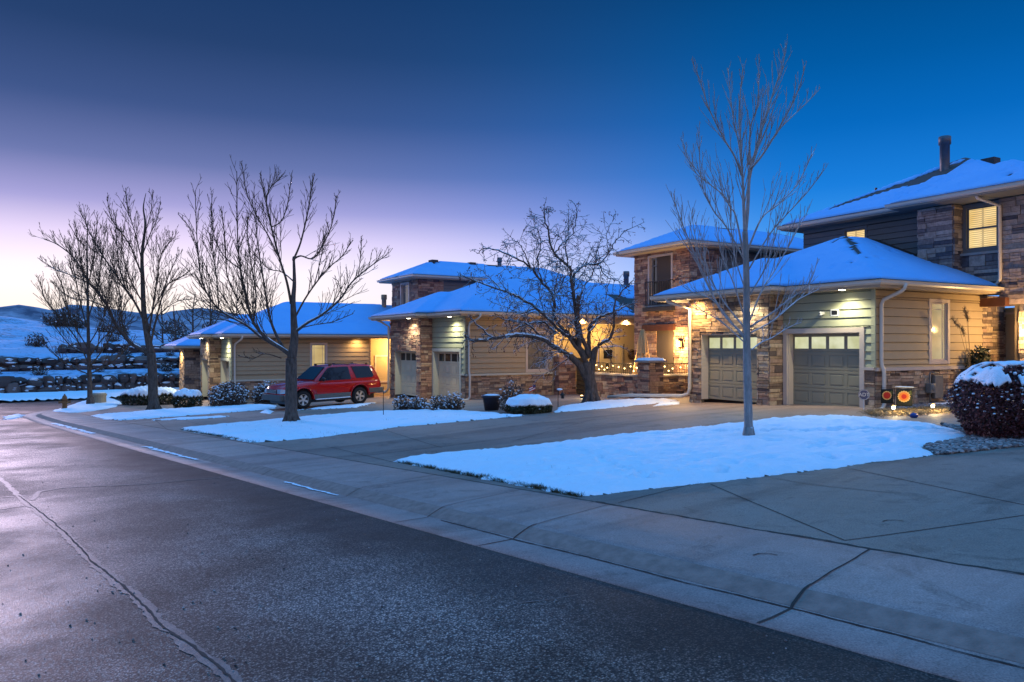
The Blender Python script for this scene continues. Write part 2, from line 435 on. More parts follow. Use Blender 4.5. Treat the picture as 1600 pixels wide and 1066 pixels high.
def bevel(o, w=0.01, seg=2):
    m = o.modifiers.new('bevel', 'BEVEL'); m.width = w; m.segments = seg; m.limit_method = 'ANGLE'; return o

def lamp(name, kind, loc, power, col, parent=None, size=0.05, target=None, cone=None, blend=0.8, label=None):
    l = bpy.data.lights.new(name, kind); l.energy = power; l.color = col
    if kind in ('POINT', 'SPOT'): l.shadow_soft_size = size
    if kind == 'SPOT': l.spot_size = R(cone or 120); l.spot_blend = blend
    o = bpy.data.objects.new(name, l); COL.objects.link(o); o.location = loc
    if parent: o.parent = parent
    if target is not None:
        d = Vector(target) - Vector(loc); o.rotation_euler = d.to_track_quat('-Z', 'Y').to_euler()
    return o
# ------------------------------------------------------------------ ground, street, pavement
def grid_sheet(name, xs, ys, zf, mat, keep=None, to_xy=None, label=None, cat=None, kind='structure', smooth=True):
    mb = MB(); idx = {}
    for i, a in enumerate(xs):
        for j, b in enumerate(ys):
            x, y = to_xy(a, b) if to_xy else (a, b)
            idx[i, j] = len(mb.v); mb.v.append((x, y, zf(x, y)))
    for i in range(len(xs) - 1):
        for j in range(len(ys) - 1):
            if keep:
                a, b = (xs[i] + xs[i + 1]) / 2, (ys[j] + ys[j + 1]) / 2
                if not keep(a, b): continue
            mb.f.append((idx[i, j], idx[i + 1, j], idx[i + 1, j + 1], idx[i, j + 1])); mb.mi.append(0)
    o = mb.build(name, mat, None, smooth)
    # normals up
    me = o.data
    if len(me.polygons) and me.polygons[0].normal.z < 0: me.flip_normals()
    return tag(o, label, cat, None, kind)

def lin(a, b, n): return [a + (b - a) * i / n for i in range(n + 1)]

far = [-1500, -700, -300, -140, -80, -60] + lin(-50, 50, 50) + [60, 80, 140, 300, 700, 1500]
fary = [-300, -120, -60, -40] + lin(-30, 70, 50) + [90, 140, 300, 700, 1500]
grid_sheet('ground', far, fary, lambda x, y: plane(x, y) - 0.30 - (4.0 * sstep(80, 300, math.hypot(x, y))), 'earth',
           label='bare brown earth underlying the whole street scene', cat='ground')

zroad = lambda x, y: plane(x, y) - 0.075
road = grid_sheet('road', lin(-24, 49.0, 146), lin(-12, 4.2, 20) + lin(4.4, 34, 148), zroad, 'asphalt', lambda s, d: (d < 4.2) if s < 38 else (s > 44 or d < 4.2 or (d < 10.2 and math.hypot(s - 38, d - 10.2) > 6.0)), to_xy=xy,
                  label='worn dark asphalt street running away to the left', cat='road')

# crack sealant lines on the asphalt
def ribbon(name, pts, widths, mat, zf, lift, jag=0.0, seed=1, parent=None):
    g = random.Random(seed); P = []
    for a, b in zip(pts[:-1], pts[1:]):
        n = max(2, int((Vector(b) - Vector(a)).length / 0.05))
        for i in range(n): P.append(Vector(a).lerp(Vector(b), i / n))
    P.append(Vector(pts[-1])); mb = MB(); n = len(P)
    for i, p in enumerate(P):
        t = P[min(i + 1, n - 1)] - P[max(i - 1, 0)]; t.z = 0
        if t.length < 1e-6: t = Vector((1, 0, 0))
        t.normalize(); q = Vector((-t.y, t.x, 0)); u = i / max(1, n - 1)
        w = widths[0] + (widths[1] - widths[0]) * u
        wob = fbm(p.x * 2.5, p.y * 2.5, seed) * jag * 1.5
        a = p + q * (w / 2 * (1 + g.uniform(-jag, jag)) + wob * w); b = p - q * (w / 2 * (1 + g.uniform(-jag, jag)) - wob * w)
        for v in (a, b): mb.v.append((v.x, v.y, zf(v.x, v.y) + lift))
        if i: k = 2 * i; mb.f.append((k - 2, k - 1, k + 1, k)); mb.mi.append(0)
    o = mb.build(name, mat, parent)
    me = o.data
    if me.polygons[0].normal.z < 0: me.flip_normals()
    return o
U = lambda px, py: unp(px, py, zroad)
ribbon('crack_sealant', [U(-30, 722), U(10, 757), U(40, 785), U(95, 828), U(150, 885), U(208, 928), U(255, 980), U(300, 1010), U(350, 1050), U(420, 1130)], (0.065, 0.095), 'sealant', zroad, 0.004, 0.28, 3, road)
ribbon('crack_sealant', [U(52, 782), U(62, 768), U(95, 763), U(150, 760), U(230, 757), U(300, 750), U(345, 747)], (0.075, 0.04), 'sealant', zroad, 0.004, 0.35, 4, road)
ribbon('crack_sealant', [U(-30, 780), U(10, 777), U(40, 775)], (0.07, 0.07), 'sealant', zroad, 0.0045, 0.3, 5, road)
ribbon('crack_sealant', [U(-30, 800), U(10, 795), U(38, 791)], (0.05, 0.05), 'sealant', zroad, 0.004, 0.3, 6, road)
ribbon('crack_sealant', [U(810, 943), U(850, 938), U(903, 930)], (0.02, 0.012), 'sealant', zroad, 0.004, 0.5, 7, road)
# dark crack inside the main sealed line
ribbon('crack', [U(30, 775), U(95, 826), U(150, 883), U(205, 927), U(253, 979), U(300, 1008), U(350, 1048), U(420, 1128)], (0.011, 0.018), 'joint', zroad, 0.008, 0.7, 9, road)
# pale grit on the road
gm = MB(); gg = random.Random(5)
for _ in range(260):
    p = U(gg.uniform(0, 1250), gg.uniform(700, 1060)); r = gg.uniform(0.004, 0.011)
    if sd(p.x, p.y)[1] > 4.1: continue
    gm.ball((p.x, p.y, p.z + r * 0.5), (r, r, r * 0.7), 5, 3)
gm.build('road_grit', 'pebble', road)

# path of the gutter edge : straight, then a corner to the right
RC = 6.0; S0 = 38.0
def path(s):
    if s <= S0: return xy(s, D_ASPH), (NX, NY)
    a = (s - S0) / RC
    if a <= math.pi / 2:
        cs, cd = S0, D_ASPH + RC
        ps, pd = cs + RC * math.sin(a), cd - RC * math.cos(a)
        ns, nd = -math.sin(a), math.cos(a)
    else:
        e = (a - math.pi / 2) * RC
        ps, pd = S0 + RC, D_ASPH + RC + e; ns, nd = -1, 0
    x, y = xy(ps, pd); return (x, y), (ns * TX + nd * NX, ns * TY + nd * NY)

def swept(name, prof, ss, mat, label, cat, parent=None):
    mb = MB(); m = len(prof)
    for s in ss:
        (x, y), (nx, ny) = path(s)
        for o, dz in prof:
            a, b = x + nx * o, y + ny * o
            mb.v.append((a, b, plane(a, b) + dz))
    for i in range(len(ss) - 1):
        for j in range(m - 1):
            mb.f.append((i * m + j, i * m + j + 1, (i + 1) * m + j + 1, (i + 1) * m + j)); mb.mi.append(0)
    o = mb.build(name, mat, parent, True)
    if o.data.polygons[0].normal.z < 0: o.data.flip_normals()
    return tag(o, label, cat, None, 'structure') if not parent else o
SS = lin(-24, 36, 120) + lin(36.3, 38 + 9.42 + 22, 70)
swept('kerb', [(0, -0.10), (0, -0.066), (0.40, -0.085), (0.455, -0.085), (0.50, -0.07), (0.60, -0.035), (0.68, -0.012), (0.74, -0.002), (0.80, 0.0)], SS,
      'gutter_concrete', 'pale concrete gutter and rolled kerb along the street', 'kerb')
swept('sidewalk', [(0.798, -0.002), (1.2, 0.003), (2.0, 0.004), (2.02, -0.02), (2.02, -0.1)], SS, 'walk_concrete',
      'concrete pavement between rolled kerb and driveways', 'pavement')
swept('kerb_face', [(0.480, -0.0745), (0.505, -0.0645), (0.605, -0.030), (0.66, -0.0125), (0.69, -0.006)], SS, 'kerb_face', None, None, bpy.data.objects['kerb'])
side = bpy.data.objects['sidewalk']; kerb = bpy.data.objects['kerb']
def zwalk(x, y): return plane(x, y) + 0.004
# joints across the walk and kerb
jm = MB(); jk = MB()
gj = random.Random(8)
for k, s in enumerate([-6.4, -3.2, -0.1, 2.72, 5.66, 7.2, 9.2, 12.2, 15.2, 18.2, 21.3, 24.3, 27.4, 30.4, 33.5, 36.5]):
    wj = 0.015 if k in (3,) else 0.010
    def rib(mb, prof, w):
        st = len(mb.v)
        for i, (d, z) in enumerate(prof):
            for q in (-1, 1):
                x, y = xy(s + q * w / 2 * gj.uniform(0.7, 1.3) + 0.004 * math.sin(d * 9 + k) + 0.14 * (d - 4.2) + (.05 if d < 4.64 and k in (3, 4) else 0) * (4.64 - d), d); mb.v.append((x, y, plane(x, y) + z))
        for i in range(len(prof) - 1):
            a = st + 2 * i; mb.f.append((a, a + 1, a + 3, a + 2)); mb.mi.append(0)
    rib(jk, [(D_ASPH + 0.0, -0.0618), (D_ASPH + 0.2, -0.071), (D_ASPH + 0.40, -0.0805), (D_ASPH + 0.455, -0.0805), (D_ASPH + 0.50, -0.060), (D_ASPH + 0.60, -0.025), (D_ASPH + 0.68, -0.002), (D_ASPH + 0.74, 0.0055), (D_ASPH + 0.795, 0.0065)], wj * (1.6 if k in (3, 4) else 1.1))
    rib(jm, [(D_ASPH + 0.80, 0.004)] + [(D_ASPH + 0.80 + 0.122 * i, 0.0085) for i in range(1, 11)], wj)
for mb_, o_ in ((jk, kerb), (jm, side)):
    j = mb_.build('joint', 'joint', o_)
    if j.data.polygons[0].normal.z < 0: j.data.flip_normals()
# damp silt line lying in the gutter and thin snow/ice strip further along
def gline(name, s0, s1, o, w, mat, lift, seed, parent):
    pts = []
    for i in range(40):
        s = s0 + (s1 - s0) * i / 39; x, y = xy(s, D_ASPH + o + 0.012 * math.sin(s * 3)); pts.append((x, y, 0))
    return ribbon(name, pts, w, mat, lambda x, y: plane(x, y) - 0.083, lift, 0.5, seed, parent)
gline('silt', -10, 7.0, 0.448, (0.016, 0.016), 'joint', 0.004, 12, kerb)
gline('ice_strip', 9.4, 11.2, 0.40, (0.03, 0.06), 'snow', 0.010, 13, kerb)
gline('ice_strip', 15.5, 19.5, 0.40, (0.07, 0.12), 'snow', 0.014, 14, kerb)
gline('ice_strip', 25.5, 33.0, 0.40, (0.14, 0.18), 'snow', 0.014, 15, kerb)

# lot: one concrete sheet (driveways) behind the pavement, out to the house fronts
def lot_keep(s, d):
    if s <= S0: return True
    if s > S0 + RC - 1.2: return False
    if d >= D_ASPH + RC: return True
    return math.hypot(s - S0, d - D_ASPH - RC) < RC - 1.2
lot = grid_sheet('driveway', lin(-24, 44, 170), lin(5.35, 44, 110), zlot, 'drive_concrete', lot_keep, xy,
                 label='broad grey concrete driveways in front of the garages', cat='driveway')
# expansion joints in the driveways
DJ = [((1320, 845), (1110, 757)), ((1690, 808), (1330, 733)), ((1320, 845), (1700, 790)), ((966, 786), (1080, 757)),
      ((612, 722), (508, 697)), ((508, 718), (900, 672)), ((690, 700), (600, 672)), ((800, 690), (930, 655)), ((830, 660), (1060, 665)),
      ((690, 668), (870, 640)), ((262, 672), (240, 655)), ((255, 662), (420, 648)), ((330, 668), (280, 655)), ((1000, 640), (1240, 655)), ((905, 672), (1010, 655))]
for a, b in DJ:
    pa, pb = unp(*a), unp(*b)
    if (pa - pb).length > 0.4: ribbon('joint', [pa, pb], (0.014, 0.014), 'joint', zlot, 0.004, 0.15, 3, lot)
# dirt filled joint between pavement and driveway
pts = [(*xy(s, D_WALK + 0.012), 0) for s in lin(-14, 6.2, 60)]
ribbon('joint', pts, (0.055, 0.045), 'joint', zlot, 0.013, 0.5, 21, lot)
pts = [(*xy(s, D_WALK + 0.012), 0) for s in lin(6.2, 37, 80)]
ribbon('joint', pts, (0.03, 0.03), 'joint', zlot, 0.013, 0.4, 22, lot)
# a chalky scratch and stamped marks on the slab
ribbon('scratch', [unp(1190, 744), unp(1270, 758), unp(1390, 770)], (0.012, 0.02), 'sealant', zlot, 0.005, 0.5, 24, lot)
for c in ((1395, 815), (1110, 822), (1195, 870)):
    p = unp(*c)
    ribbon('stamp_mark', [p + Vector((-.10, 0, 0)), p + Vector((-.03, .05, 0)), p + Vector((.05, .04, 0)), p + Vector((.10, -.02, 0))], (0.015, 0.015), 'joint', zlot if c[1] < 860 else zwalk, 0.006, 0.5, 25, lot)

# ------------------------------------------------------------------ snow sheets
def snow_patch(name, px, thick, h, seed, label, dents=(), zf=zlot, rag=0.12, raise_=None, world_pts=None, track=()):
    P = [Vector((p.x, p.y)) for p in (unp(*q, zf) for q in px)] if world_pts is None else [Vector(p) for p in world_pts]
    A = np.array([[p.x, p.y] for p in P]); n = len(A)
    x0, y0 = A.min(0) - 0.2; x1, y1 = A.max(0) + 0.2
    xs = np.arange(x0, x1, h); ys = np.arange(y0, y1, h)
    X, Y = np.meshgrid(xs, ys, indexing='ij')
    dist = np.full(X.shape, 1e9); ins = np.zeros(X.shape, bool)
    for i in range(n):
        a, b = A[i], A[(i + 1) % n]; ab = b - a
        t = np.clip(((X - a[0]) * ab[0] + (Y - a[1]) * ab[1]) / (ab @ ab), 0, 1)
        dist = np.minimum(dist, np.hypot(X - a[0] - t * ab[0], Y - a[1] - t * ab[1]))
        c = ((a[1] > Y) != (b[1] > Y)) & (X < (b[0] - a[0]) * (Y - a[1]) / (b[1] - a[1] + 1e-12) + a[0]); ins ^= c
    S = np.where(ins, dist, -dist)
    mb = MB(); idx = -np.ones(X.shape, int)
    D = [(unp(*d[:2], zf), d[2]) for d in dents]
    for i in range(X.shape[0]):
        for j in range(X.shape[1]):
            if S[i, j] < -0.16: continue
            x, y = X[i, j], Y[i, j]
            s = S[i, j] + rag * (mnoise.noise(Vector((x * 2.1, y * 2.1, seed))) * 0.7 + mnoise.noise(Vector((x * 8, y * 8, seed))) * 0.35)
            if s < -h * 0.9: continue
            hh = thick * (1 - math.exp(-max(s, 0) / (thick * 2.2)))
            k = min(1, max(0, s) / 0.3)
            hh += k * thick * (0.30 * mnoise.noise(Vector((x * 1.3, y * 1.3, seed + 3))) + 0.34 * mnoise.noise(Vector((x * 3.6, y * 3.6, seed + 5))) + 0.20 * mnoise.noise(Vector((x * 10, y * 10, seed))))
            for dp, r in D:
                q = ((x - dp.x) ** 2 + (y - dp.y) ** 2) / (r * r)
                if q < 6: hh -= thick * 0.95 * math.exp(-q) * k; hh += thick * 0.22 * math.exp(-(q - 2.2) ** 2) * k
            if raise_: hh += raise_(x, y)
            z = zf(x, y) + (hh if s > 0 else -0.03)
            idx[i, j] = len(mb.v); mb.v.append((x, y, z))
    for i in range(X.shape[0] - 1):
        for j in range(X.shape[1] - 1):
            q = (idx[i, j], idx[i + 1, j], idx[i + 1, j + 1], idx[i, j + 1])
            if min(q) >= 0: mb.f.append(tuple(int(v) for v in q)); mb.mi.append(0)
    o = mb.build(name, 'snow', None, True)
    return tag(o, label, 'snow', None, 'stuff')

gd = random.Random(4)
dA = []
for i in range(16):          # a line of footprints
    t = i / 15; dA.append((905 + t * 105 + gd.uniform(-5, 5), 712 + t * 44 + gd.uniform(-2, 2), 0.10))
for i in range(90): dA.append((gd.uniform(740, 1440), gd.uniform(668, 752), gd.uniform(0.06, 0.17)))
for i in range(30): dA.append((1120 + i * 12 + gd.uniform(-4, 4), 681 - i * 0.15 + gd.uniform(-.6, .6), 0.11))
LAWN_A = [(615, 721), (700, 738), (800, 757), (902, 777), (1000, 766), (1150, 750), (1300, 732), (1462, 711), (1444, 698), (1480, 692), (1519, 684), (1505, 675), (1470, 666), (1430, 662), (1395, 659), (1330, 653), (1265, 652), (1215, 656), (1150, 663), (1050, 673), (950, 684), (850, 696), (740, 707), (660, 715)]
snow_patch('snow_lawn', LAWN_A, 0.095, 0.055, 1, 'large clean snow patch around the tall pale tree trunk, nearest the kerb', dA)
dB = [(gd.uniform(300, 480), gd.uniform(662, 690), gd.uniform(0.07, 0.2)) for _ in range(46)] + [(gd.uniform(480, 790), gd.uniform(648, 668), gd.uniform(0.1, 0.2)) for _ in range(16)]
snow_patch('snow_lawn', [(278, 671), (330, 680), (395, 692), (480, 686), (620, 668), (720, 659), (818, 650), (760, 645), (690, 641), (640, 642), (560, 645), (490, 651), (420, 657), (340, 665)], 0.07, 0.075, 2,
           'trodden snow patch around the bare dark tree beside the red car', dB, rag=0.25)
snow_patch('snow_lawn', [(140, 650), (165, 656), (192, 657), (260, 652), (340, 646), (432, 639), (428, 633), (380, 634), (320, 637), (250, 641), (190, 646)], 0.07, 0.10, 3,
           'narrow snow strip under the dark street tree beside low hedges', (), rag=0.25)
snow_patch('snow_lawn', [(80, 643), (112, 646), (150, 642), (182, 636), (190, 628), (172, 622), (140, 624), (115, 632)], 0.07, 0.10, 4,
           'small corner snow patch around the yellow fire hydrant', (), rag=0.2)
snow_patch('snow_lawn', [(868, 645), (930, 640), (985, 635), (1030, 630), (1058, 626), (1000, 626), (940, 628), (900, 633), (872, 637)], 0.10, 0.06, 5,
           'lumpy snow strip at the foot of the gnarled crabapple', (), rag=0.2)
snow_patch('snow_clump', [(405, 645), (422, 647), (428, 643), (416, 640)], 0.16, 0.05, 6, 'small lump of snow on the driveway left of the red car', (), rag=0.1)
snow_patch('snow_clump', [(1020, 635), (1060, 632), (1063, 628), (1030, 630)], 0.05, 0.05, 7, 'thin snow scrap beside the grounded drainpipe', (), rag=0.1)
snow_patch('snow_clump', [(468, 641), (560, 637), (590, 629), (560, 632), (500, 637)], 0.045, 0.06, 17, 'melting snow line beneath the red car sill', (), rag=0.35)
snow_patch('snow_clump', [(240, 657), (290, 656), (360, 652), (350, 650), (280, 653)], 0.03, 0.07, 18, 'thin melting streak of snow on the far driveway', (), rag=0.35)
# slush where the street bends away
snow_patch('slush', [(10, 651), (30, 647), (42, 648), (30, 654), (8, 656)], 0.04, 0.10, 8, 'grey slush pile lying in the gutter corner', (), zf=zroad, rag=0.4)
# verge across the side street, below the boulder walls
VE = 49.6
snow_patch('snow_verge', None, 0.10, 0.25, 9, 'smooth snowy verge below the boulder retaining wall', (), zf=plane, rag=0.25, world_pts=[xy(VE, -14), xy(VE, 34), xy(56.4, 34), xy(56.4, -14)])

# dead grass fringe along the pavement edges of the snow
gm = MB(); gg = random.Random(9)
def fringe(a, b, n, hmax, w):
    for _ in range(n):
        t = gg.random(); px, py = a[0] + (b[0] - a[0]) * t, a[1] + (b[1] - a[1]) * t
        p = unp(px, py); x = p.x + NX * gg.uniform(0.0, w); y = p.y + NY * gg.uniform(0.0, w); z = zlot(x, y) - 0.01
        hh = gg.uniform(0.3, 1) * hmax * (0.5 + 0.8 * abs(mnoise.noise(Vector((x * 3, y * 3, 0))))); an = gg.uniform(0, 6.28); ww = 0.006
        lx, ly = gg.uniform(-.06, .06), gg.uniform(-.06, .06)
        mb = gm; k = len(mb.v)
        mb.v += [(x - ww * math.cos(an), y - ww * math.sin(an), z), (x + ww * math.cos(an), y + ww * math.sin(an), z), (x + lx, y + ly, z + hh)]
        mb.f.append((k, k + 1, k + 2)); mb.mi.append(0)
fringe((616, 722), (902, 777), 4200, 0.10, 0.10)
fringe((902, 777), (1462, 712), 900, 0.035, 0.04)
fringe((280, 672), (395, 692), 1600, 0.10, 0.14)
for (qa, qb, qn, qw) in (((300, 668), (460, 688), 500, 2.2), ((640, 718), (900, 765), 420, 1.1), ((420, 668), (800, 652), 260, 1.2), ((150, 648), (230, 652), 160, .8)): fringe(qa, qb, qn, 0.16, qw)
fringe((140, 650), (192, 657), 700, 0.10, 0.2)
tag(gm.build('grass_fringe', 'grass'), 'dead brown grass showing along the edges of the snow', 'grass', None, 'stuff')

# planting bed with river rock on the right, bark mulch under the side wall
bed = MB(); gg = random.Random(12)
BED = [(1444, 698), (1463, 712), (1530, 705), (1640, 694), (1700, 688), (1660, 672), (1560, 668), (1500, 668), (1470, 664), (1519, 684)]
def in_poly(x, y, P):
    c = False; n = len(P)
    for i in range(n):
        a, b = P[i], P[(i + 1) % n]
        if (a[1] > y) != (b[1] > y) and x < (b[0] - a[0]) * (y - a[1]) / (b[1] - a[1]) + a[0]: c = not c
    return c
cnt = 0
W = [unp(*q) for q in BED]; WP = [(p.x, p.y) for p in W]
bx0, bx1 = min(p[0] for p in WP), max(p[0] for p in WP); by0, by1 = min(p[1] for p in WP), max(p[1] for p in WP)
while cnt < 5200:
    x, y = gg.uniform(bx0, bx1), gg.uniform(by0, by1); 
    if not in_poly(x, y, WP): cnt += 0; 
    else:
        r = gg.uniform(0.018, 0.05); bed.ball((x, y, zlot(x, y) + r * 0.35 + gg.uniform(0, 0.02)), (r, r * gg.uniform(.6, 1), r * .6), 6, 4, 0, 0.12, gg); cnt += 1
tag(bed.build('river_rock', 'pebble'), 'grey river rock bed beneath the burgundy hedge', 'gravel', None, 'stuff')
# ------------------------------------------------------------------ houses
# house frame: u runs along the garage front (away, left), v along the side wall (right, away)
class House:
    def __init__(s, O, theta, floor, name, label, cat='house', seed=1, group=None):
        s.O = Vector((O[0], O[1], floor)); s.th = R(theta); s.g = random.Random(seed)
        s.e = empty(name, s.O, R(theta - 90), label, cat, group)
    def L(s, u, v, z): return (-u, v, z)
    def W(s, u, v, z):
        t = s.th; return Vector((s.O.x - u * math.sin(t) + v * math.cos(t), s.O.y + u * math.cos(t) + v * math.sin(t), s.O.z + z))
    def px(s, u, v, z):
        w = s.W(u, v, z); return (CX + F * w.x / w.y, HY - F * w.z / w.y)

    def box(s, mb, u0, u1, v0, v1, z0, z1, mi=0): mb.box((-u0, v0, z0), (-u1, v1, z1), mi=mi)
    # wall kinds: 'f' faces the street side (-v) at v=c, 's' faces right (-u) at u=c ; a0..a1 along the other axis
    def slab(s, mb, kind, c, a0, a1, z0, z1, d0, d1, mi=0):
        """box on a wall plane; d0..d1 measured outwards"""
        if kind == 'f': s.box(mb, a0, a1, c - d1, c - d0, z0, z1, mi)
        elif kind == 's': s.box(mb, c - d1, c - d0, a0, a1, z0, z1, mi)
        elif kind == 'l': s.box(mb, c + d0, c + d1, a0, a1, z0, z1, mi)
    def stones(s, kind, c, a0, a1, z0, z1, openings=(), H=0.23, mat='stone_tan', name='stone_wall', back=True, wscale=1.0):
        mb = MB(); g = s.g
        def put(p0, p1, q0, q1, d):
            e = 0.006
            # clip against openings
            for (oa, ob, oz0, oz1) in openings:
                if p1 > oa and p0 < ob and q1 > oz0 and q0 < oz1:
                    if p0 < oa - 0.05: put(p0, oa, q0, q1, d)
                    if p1 > ob + 0.05: put(ob, p1, q0, q1, d)
                    if q0 < oz0 - 0.04: put(max(p0, oa), min(p1, ob), q0, oz0, d)
                    if q1 > oz1 + 0.04: put(max(p0, oa), min(p1, ob), oz1, q1, d)
                    return
            if p1 - p0 < 0.02 or q1 - q0 < 0.02: return
            j = lambda: g.uniform(-0.006, 0.006)
            pts = []
            for dd in (-0.02, d):
                for (a, b) in ((p0 + e, q0 + e), (p1 - e, q0 + e), (p1 - e, q1 - e), (p0 + e, q1 - e)):
                    a2, b2, d2 = (a, b, dd) if dd < 0 else (a + j() * 0.6, b + j() * 0.6, dd + j())
                    pts.append((a2, b2, d2))
            out = []
            for a, b, dd in pts:
                if kind == 'f': out.append((-a, c - dd, b))
                elif kind == 's': out.append((-(c - dd), a, b))
                else: out.append((-(c + dd), a, b))
            mb.hexa(out)
        z = z0
        while z < z1 - 0.03:
            h = min(H * g.uniform(0.75, 1.25), z1 - z)
            if z1 - z - h < 0.07: h = z1 - z
            p = a0
            while p < a1 - 0.02:
                w = min(g.uniform(0.16, 0.62) * wscale, a1 - p)
                if a1 - p - w < 0.09: w = a1 - p
                m = g.random(); d = g.uniform(0.012, 0.05)
                if m < 0.22 and w < 0.45 * wscale: put(p, p + w, z, z + h, d)
                elif m < 0.75 or h < 0.16:
                    k = g.uniform(0.35, 0.65); put(p, p + w, z, z + h * k, d)
                    if g.random() < 0.4 and w > 0.35:
                        x = g.uniform(0.35, 0.65); put(p, p + w * x, z + h * k, z + h, g.uniform(0.012, 0.05)); put(p + w * x, p + w, z + h * k, z + h, g.uniform(0.012, 0.05))
                    else: put(p, p + w, z + h * k, z + h, g.uniform(0.012, 0.05))
                else:
                    a, b = 0.3 + g.uniform(-.06, .06), 0.66 + g.uniform(-.06, .06)
                    for q0, q1 in ((0, a), (a, b), (b, 1)): put(p, p + w, z + h * q0, z + h * q1, g.uniform(0.012, 0.05))
                p += w
            z += h
        o = mb.build(name, mat, s.e)
        if back:
            bb = MB()
            segs = sorted(openings)
            if not segs: s.slab(bb, kind, c, a0, a1, z0, z1, -0.12, -0.004)
            else:
                p = a0
                for (oa, ob, oz0, oz1) in segs:
                    if oa > p: s.slab(bb, kind, c, p, oa, z0, z1, -0.12, -0.004)
                    if oz0 > z0 + .01: s.slab(bb, kind, c, max(oa, a0), min(ob, a1), z0, oz0, -0.12, -0.004)
                    if oz1 < z1 - .01: s.slab(bb, kind, c, max(oa, a0), min(ob, a1), oz1, z1, -0.12, -0.004)
                    p = max(p, ob)
                if p < a1: s.slab(bb, kind, c, p, a1, z0, z1, -0.12, -0.004)
            bb.build('wall', 'mortar', s.e)
        return o
    def siding(s, kind, c, a0, a1, z0, z1, openings=(), mat='siding_tan', step=0.2, name='siding'):
        mb = MB(); z = z0
        def board(p0, p1, q0, q1):
            # lap profile: bottom proud of the top
            if p1 - p0 < 0.02 or q1 - q0 < 0.01: return
            db, dt = 0.040, 0.010; q0 += 0.011
            pts = []
            for (q, d) in ((q0, -0.05), (q0, db), (q1, dt), (q1, -0.05)):
                pass
            def P(a, d, q):
                if kind == 'f': return (-a, c - d, q)
                if kind == 's': return (-(c - d), a, q)
                return (-(c + d), a, q)
            mb.hexa([P(p0, -.05, q0), P(p1, -.05, q0), P(p1, db, q0), P(p0, db, q0), P(p0, -.05, q1), P(p1, -.05, q1), P(p1, dt, q1), P(p0, dt, q1)])
        cuts = sorted(set([z0 + step * i for i in range(int((z1 - z0) / step) + 2) if z0 + step * i < z1 - .005] + [q for o_ in openings for q in (o_[2], o_[3]) if z0 + .005 < q < z1 - .005] + [z1]))
        for z, q1 in zip(cuts[:-1], cuts[1:]):
            segs = [(a0, a1)]
            for (oa, ob, oz0, oz1) in openings:
                if q1 > oz0 + 0.01 and z < oz1 - 0.01:
                    ns = []
                    for (p0, p1) in segs:
                        if ob <= p0 or oa >= p1: ns.append((p0, p1)); continue
                        if p0 < oa: ns.append((p0, oa))
                        if p1 > ob: ns.append((ob, p1))
                    segs = ns
            for p0, p1 in segs: board(p0, p1, z, q1 + 0.0)
        bk = MB(); segs = [(a0, a1, z0, z1)]
        for (oa, ob, oz0, oz1) in openings:
            ns = []
            for (p0, p1, y0, y1) in segs:
                if ob <= p0 or oa >= p1 or oz1 <= y0 or oz0 >= y1: ns.append((p0, p1, y0, y1)); continue
                if p0 < oa: ns.append((p0, oa, y0, y1))
                if p1 > ob: ns.append((ob, p1, y0, y1))
                if y0 < oz0: ns.append((max(p0, oa), min(p1, ob), y0, oz0))
                if y1 > oz1: ns.append((max(p0, oa), min(p1, ob), oz1, y1))
            segs = ns
        for (p0, p1, y0, y1) in segs: s.slab(bk, kind, c, p0, p1, y0, y1, -0.09, -0.012)
        bk.build('wall', 'joint', s.e)  # dark sheet in the board gaps stands in for shadow under each lap
        o = mb.build(name, mat, s.e)
        me = o.data; bm = bmesh.new(); bm.from_mesh(me); bmesh.ops.recalc_face_normals(bm, faces=bm.faces); bm.to_mesh(me); bm.free()
        return o
    def panel(s, kind, c, a0, a1, z0, z1, d0, d1, mat, name, parent=None):
        mb = MB(); s.slab(mb, kind, c, a0, a1, z0, z1, d0, d1); return mb.build(name, mat, parent or s.e)
    def frame(s, kind, c, a0, a1, z0, z1, w, d0, d1, mat, name='trim', parent=None, bottom=True, top=True):
        mb = MB()
        s.slab(mb, kind, c, a0 - w, a0, z0 - (w if bottom else 0), z1 + (w if top else 0), d0, d1)
        s.slab(mb, kind, c, a1, a1 + w, z0 - (w if bottom else 0), z1 + (w if top else 0), d0, d1)
        if bottom: s.slab(mb, kind, c, a0, a1, z0 - w, z0, d0, d1)
        if top: s.slab(mb, kind, c, a0, a1, z1, z1 + w, d0, d1)
        return mb.build(name, mat, parent or s.e)
    def window(s, kind, c, a0, a1, z0, z1, pane, frame='trim', tw=0.1, grid='prairie', mid=None, recess=0.05, blinds=None):
        f = s.frame(kind, c, a0, a1, z0, z1, tw, -0.06, 0.045, frame, 'window')
        s.panel(kind, c, a0, a1, z0, z1, -recess - 0.02, -recess, pane, 'pane', f)
        mb = MB(); t = 0.018; d0, d1 = -recess + 0.002, -recess + 0.02
        iw = 0.04
        s.slab(mb, kind, c, a0, a0 + iw, z0, z1, d0, d1 + .02); s.slab(mb, kind, c, a1 - iw, a1, z0, z1, d0, d1 + .02)
        s.slab(mb, kind, c, a0 + iw, a1 - iw, z0, z0 + iw, d0, d1 + .02); s.slab(mb, kind, c, a0 + iw, a1 - iw, z1 - iw, z1, d0, d1 + .02)
        if mid: s.slab(mb, kind, c, a0 + iw, a1 - iw, mid - 0.03, mid + 0.03, d0, d1 + .01)
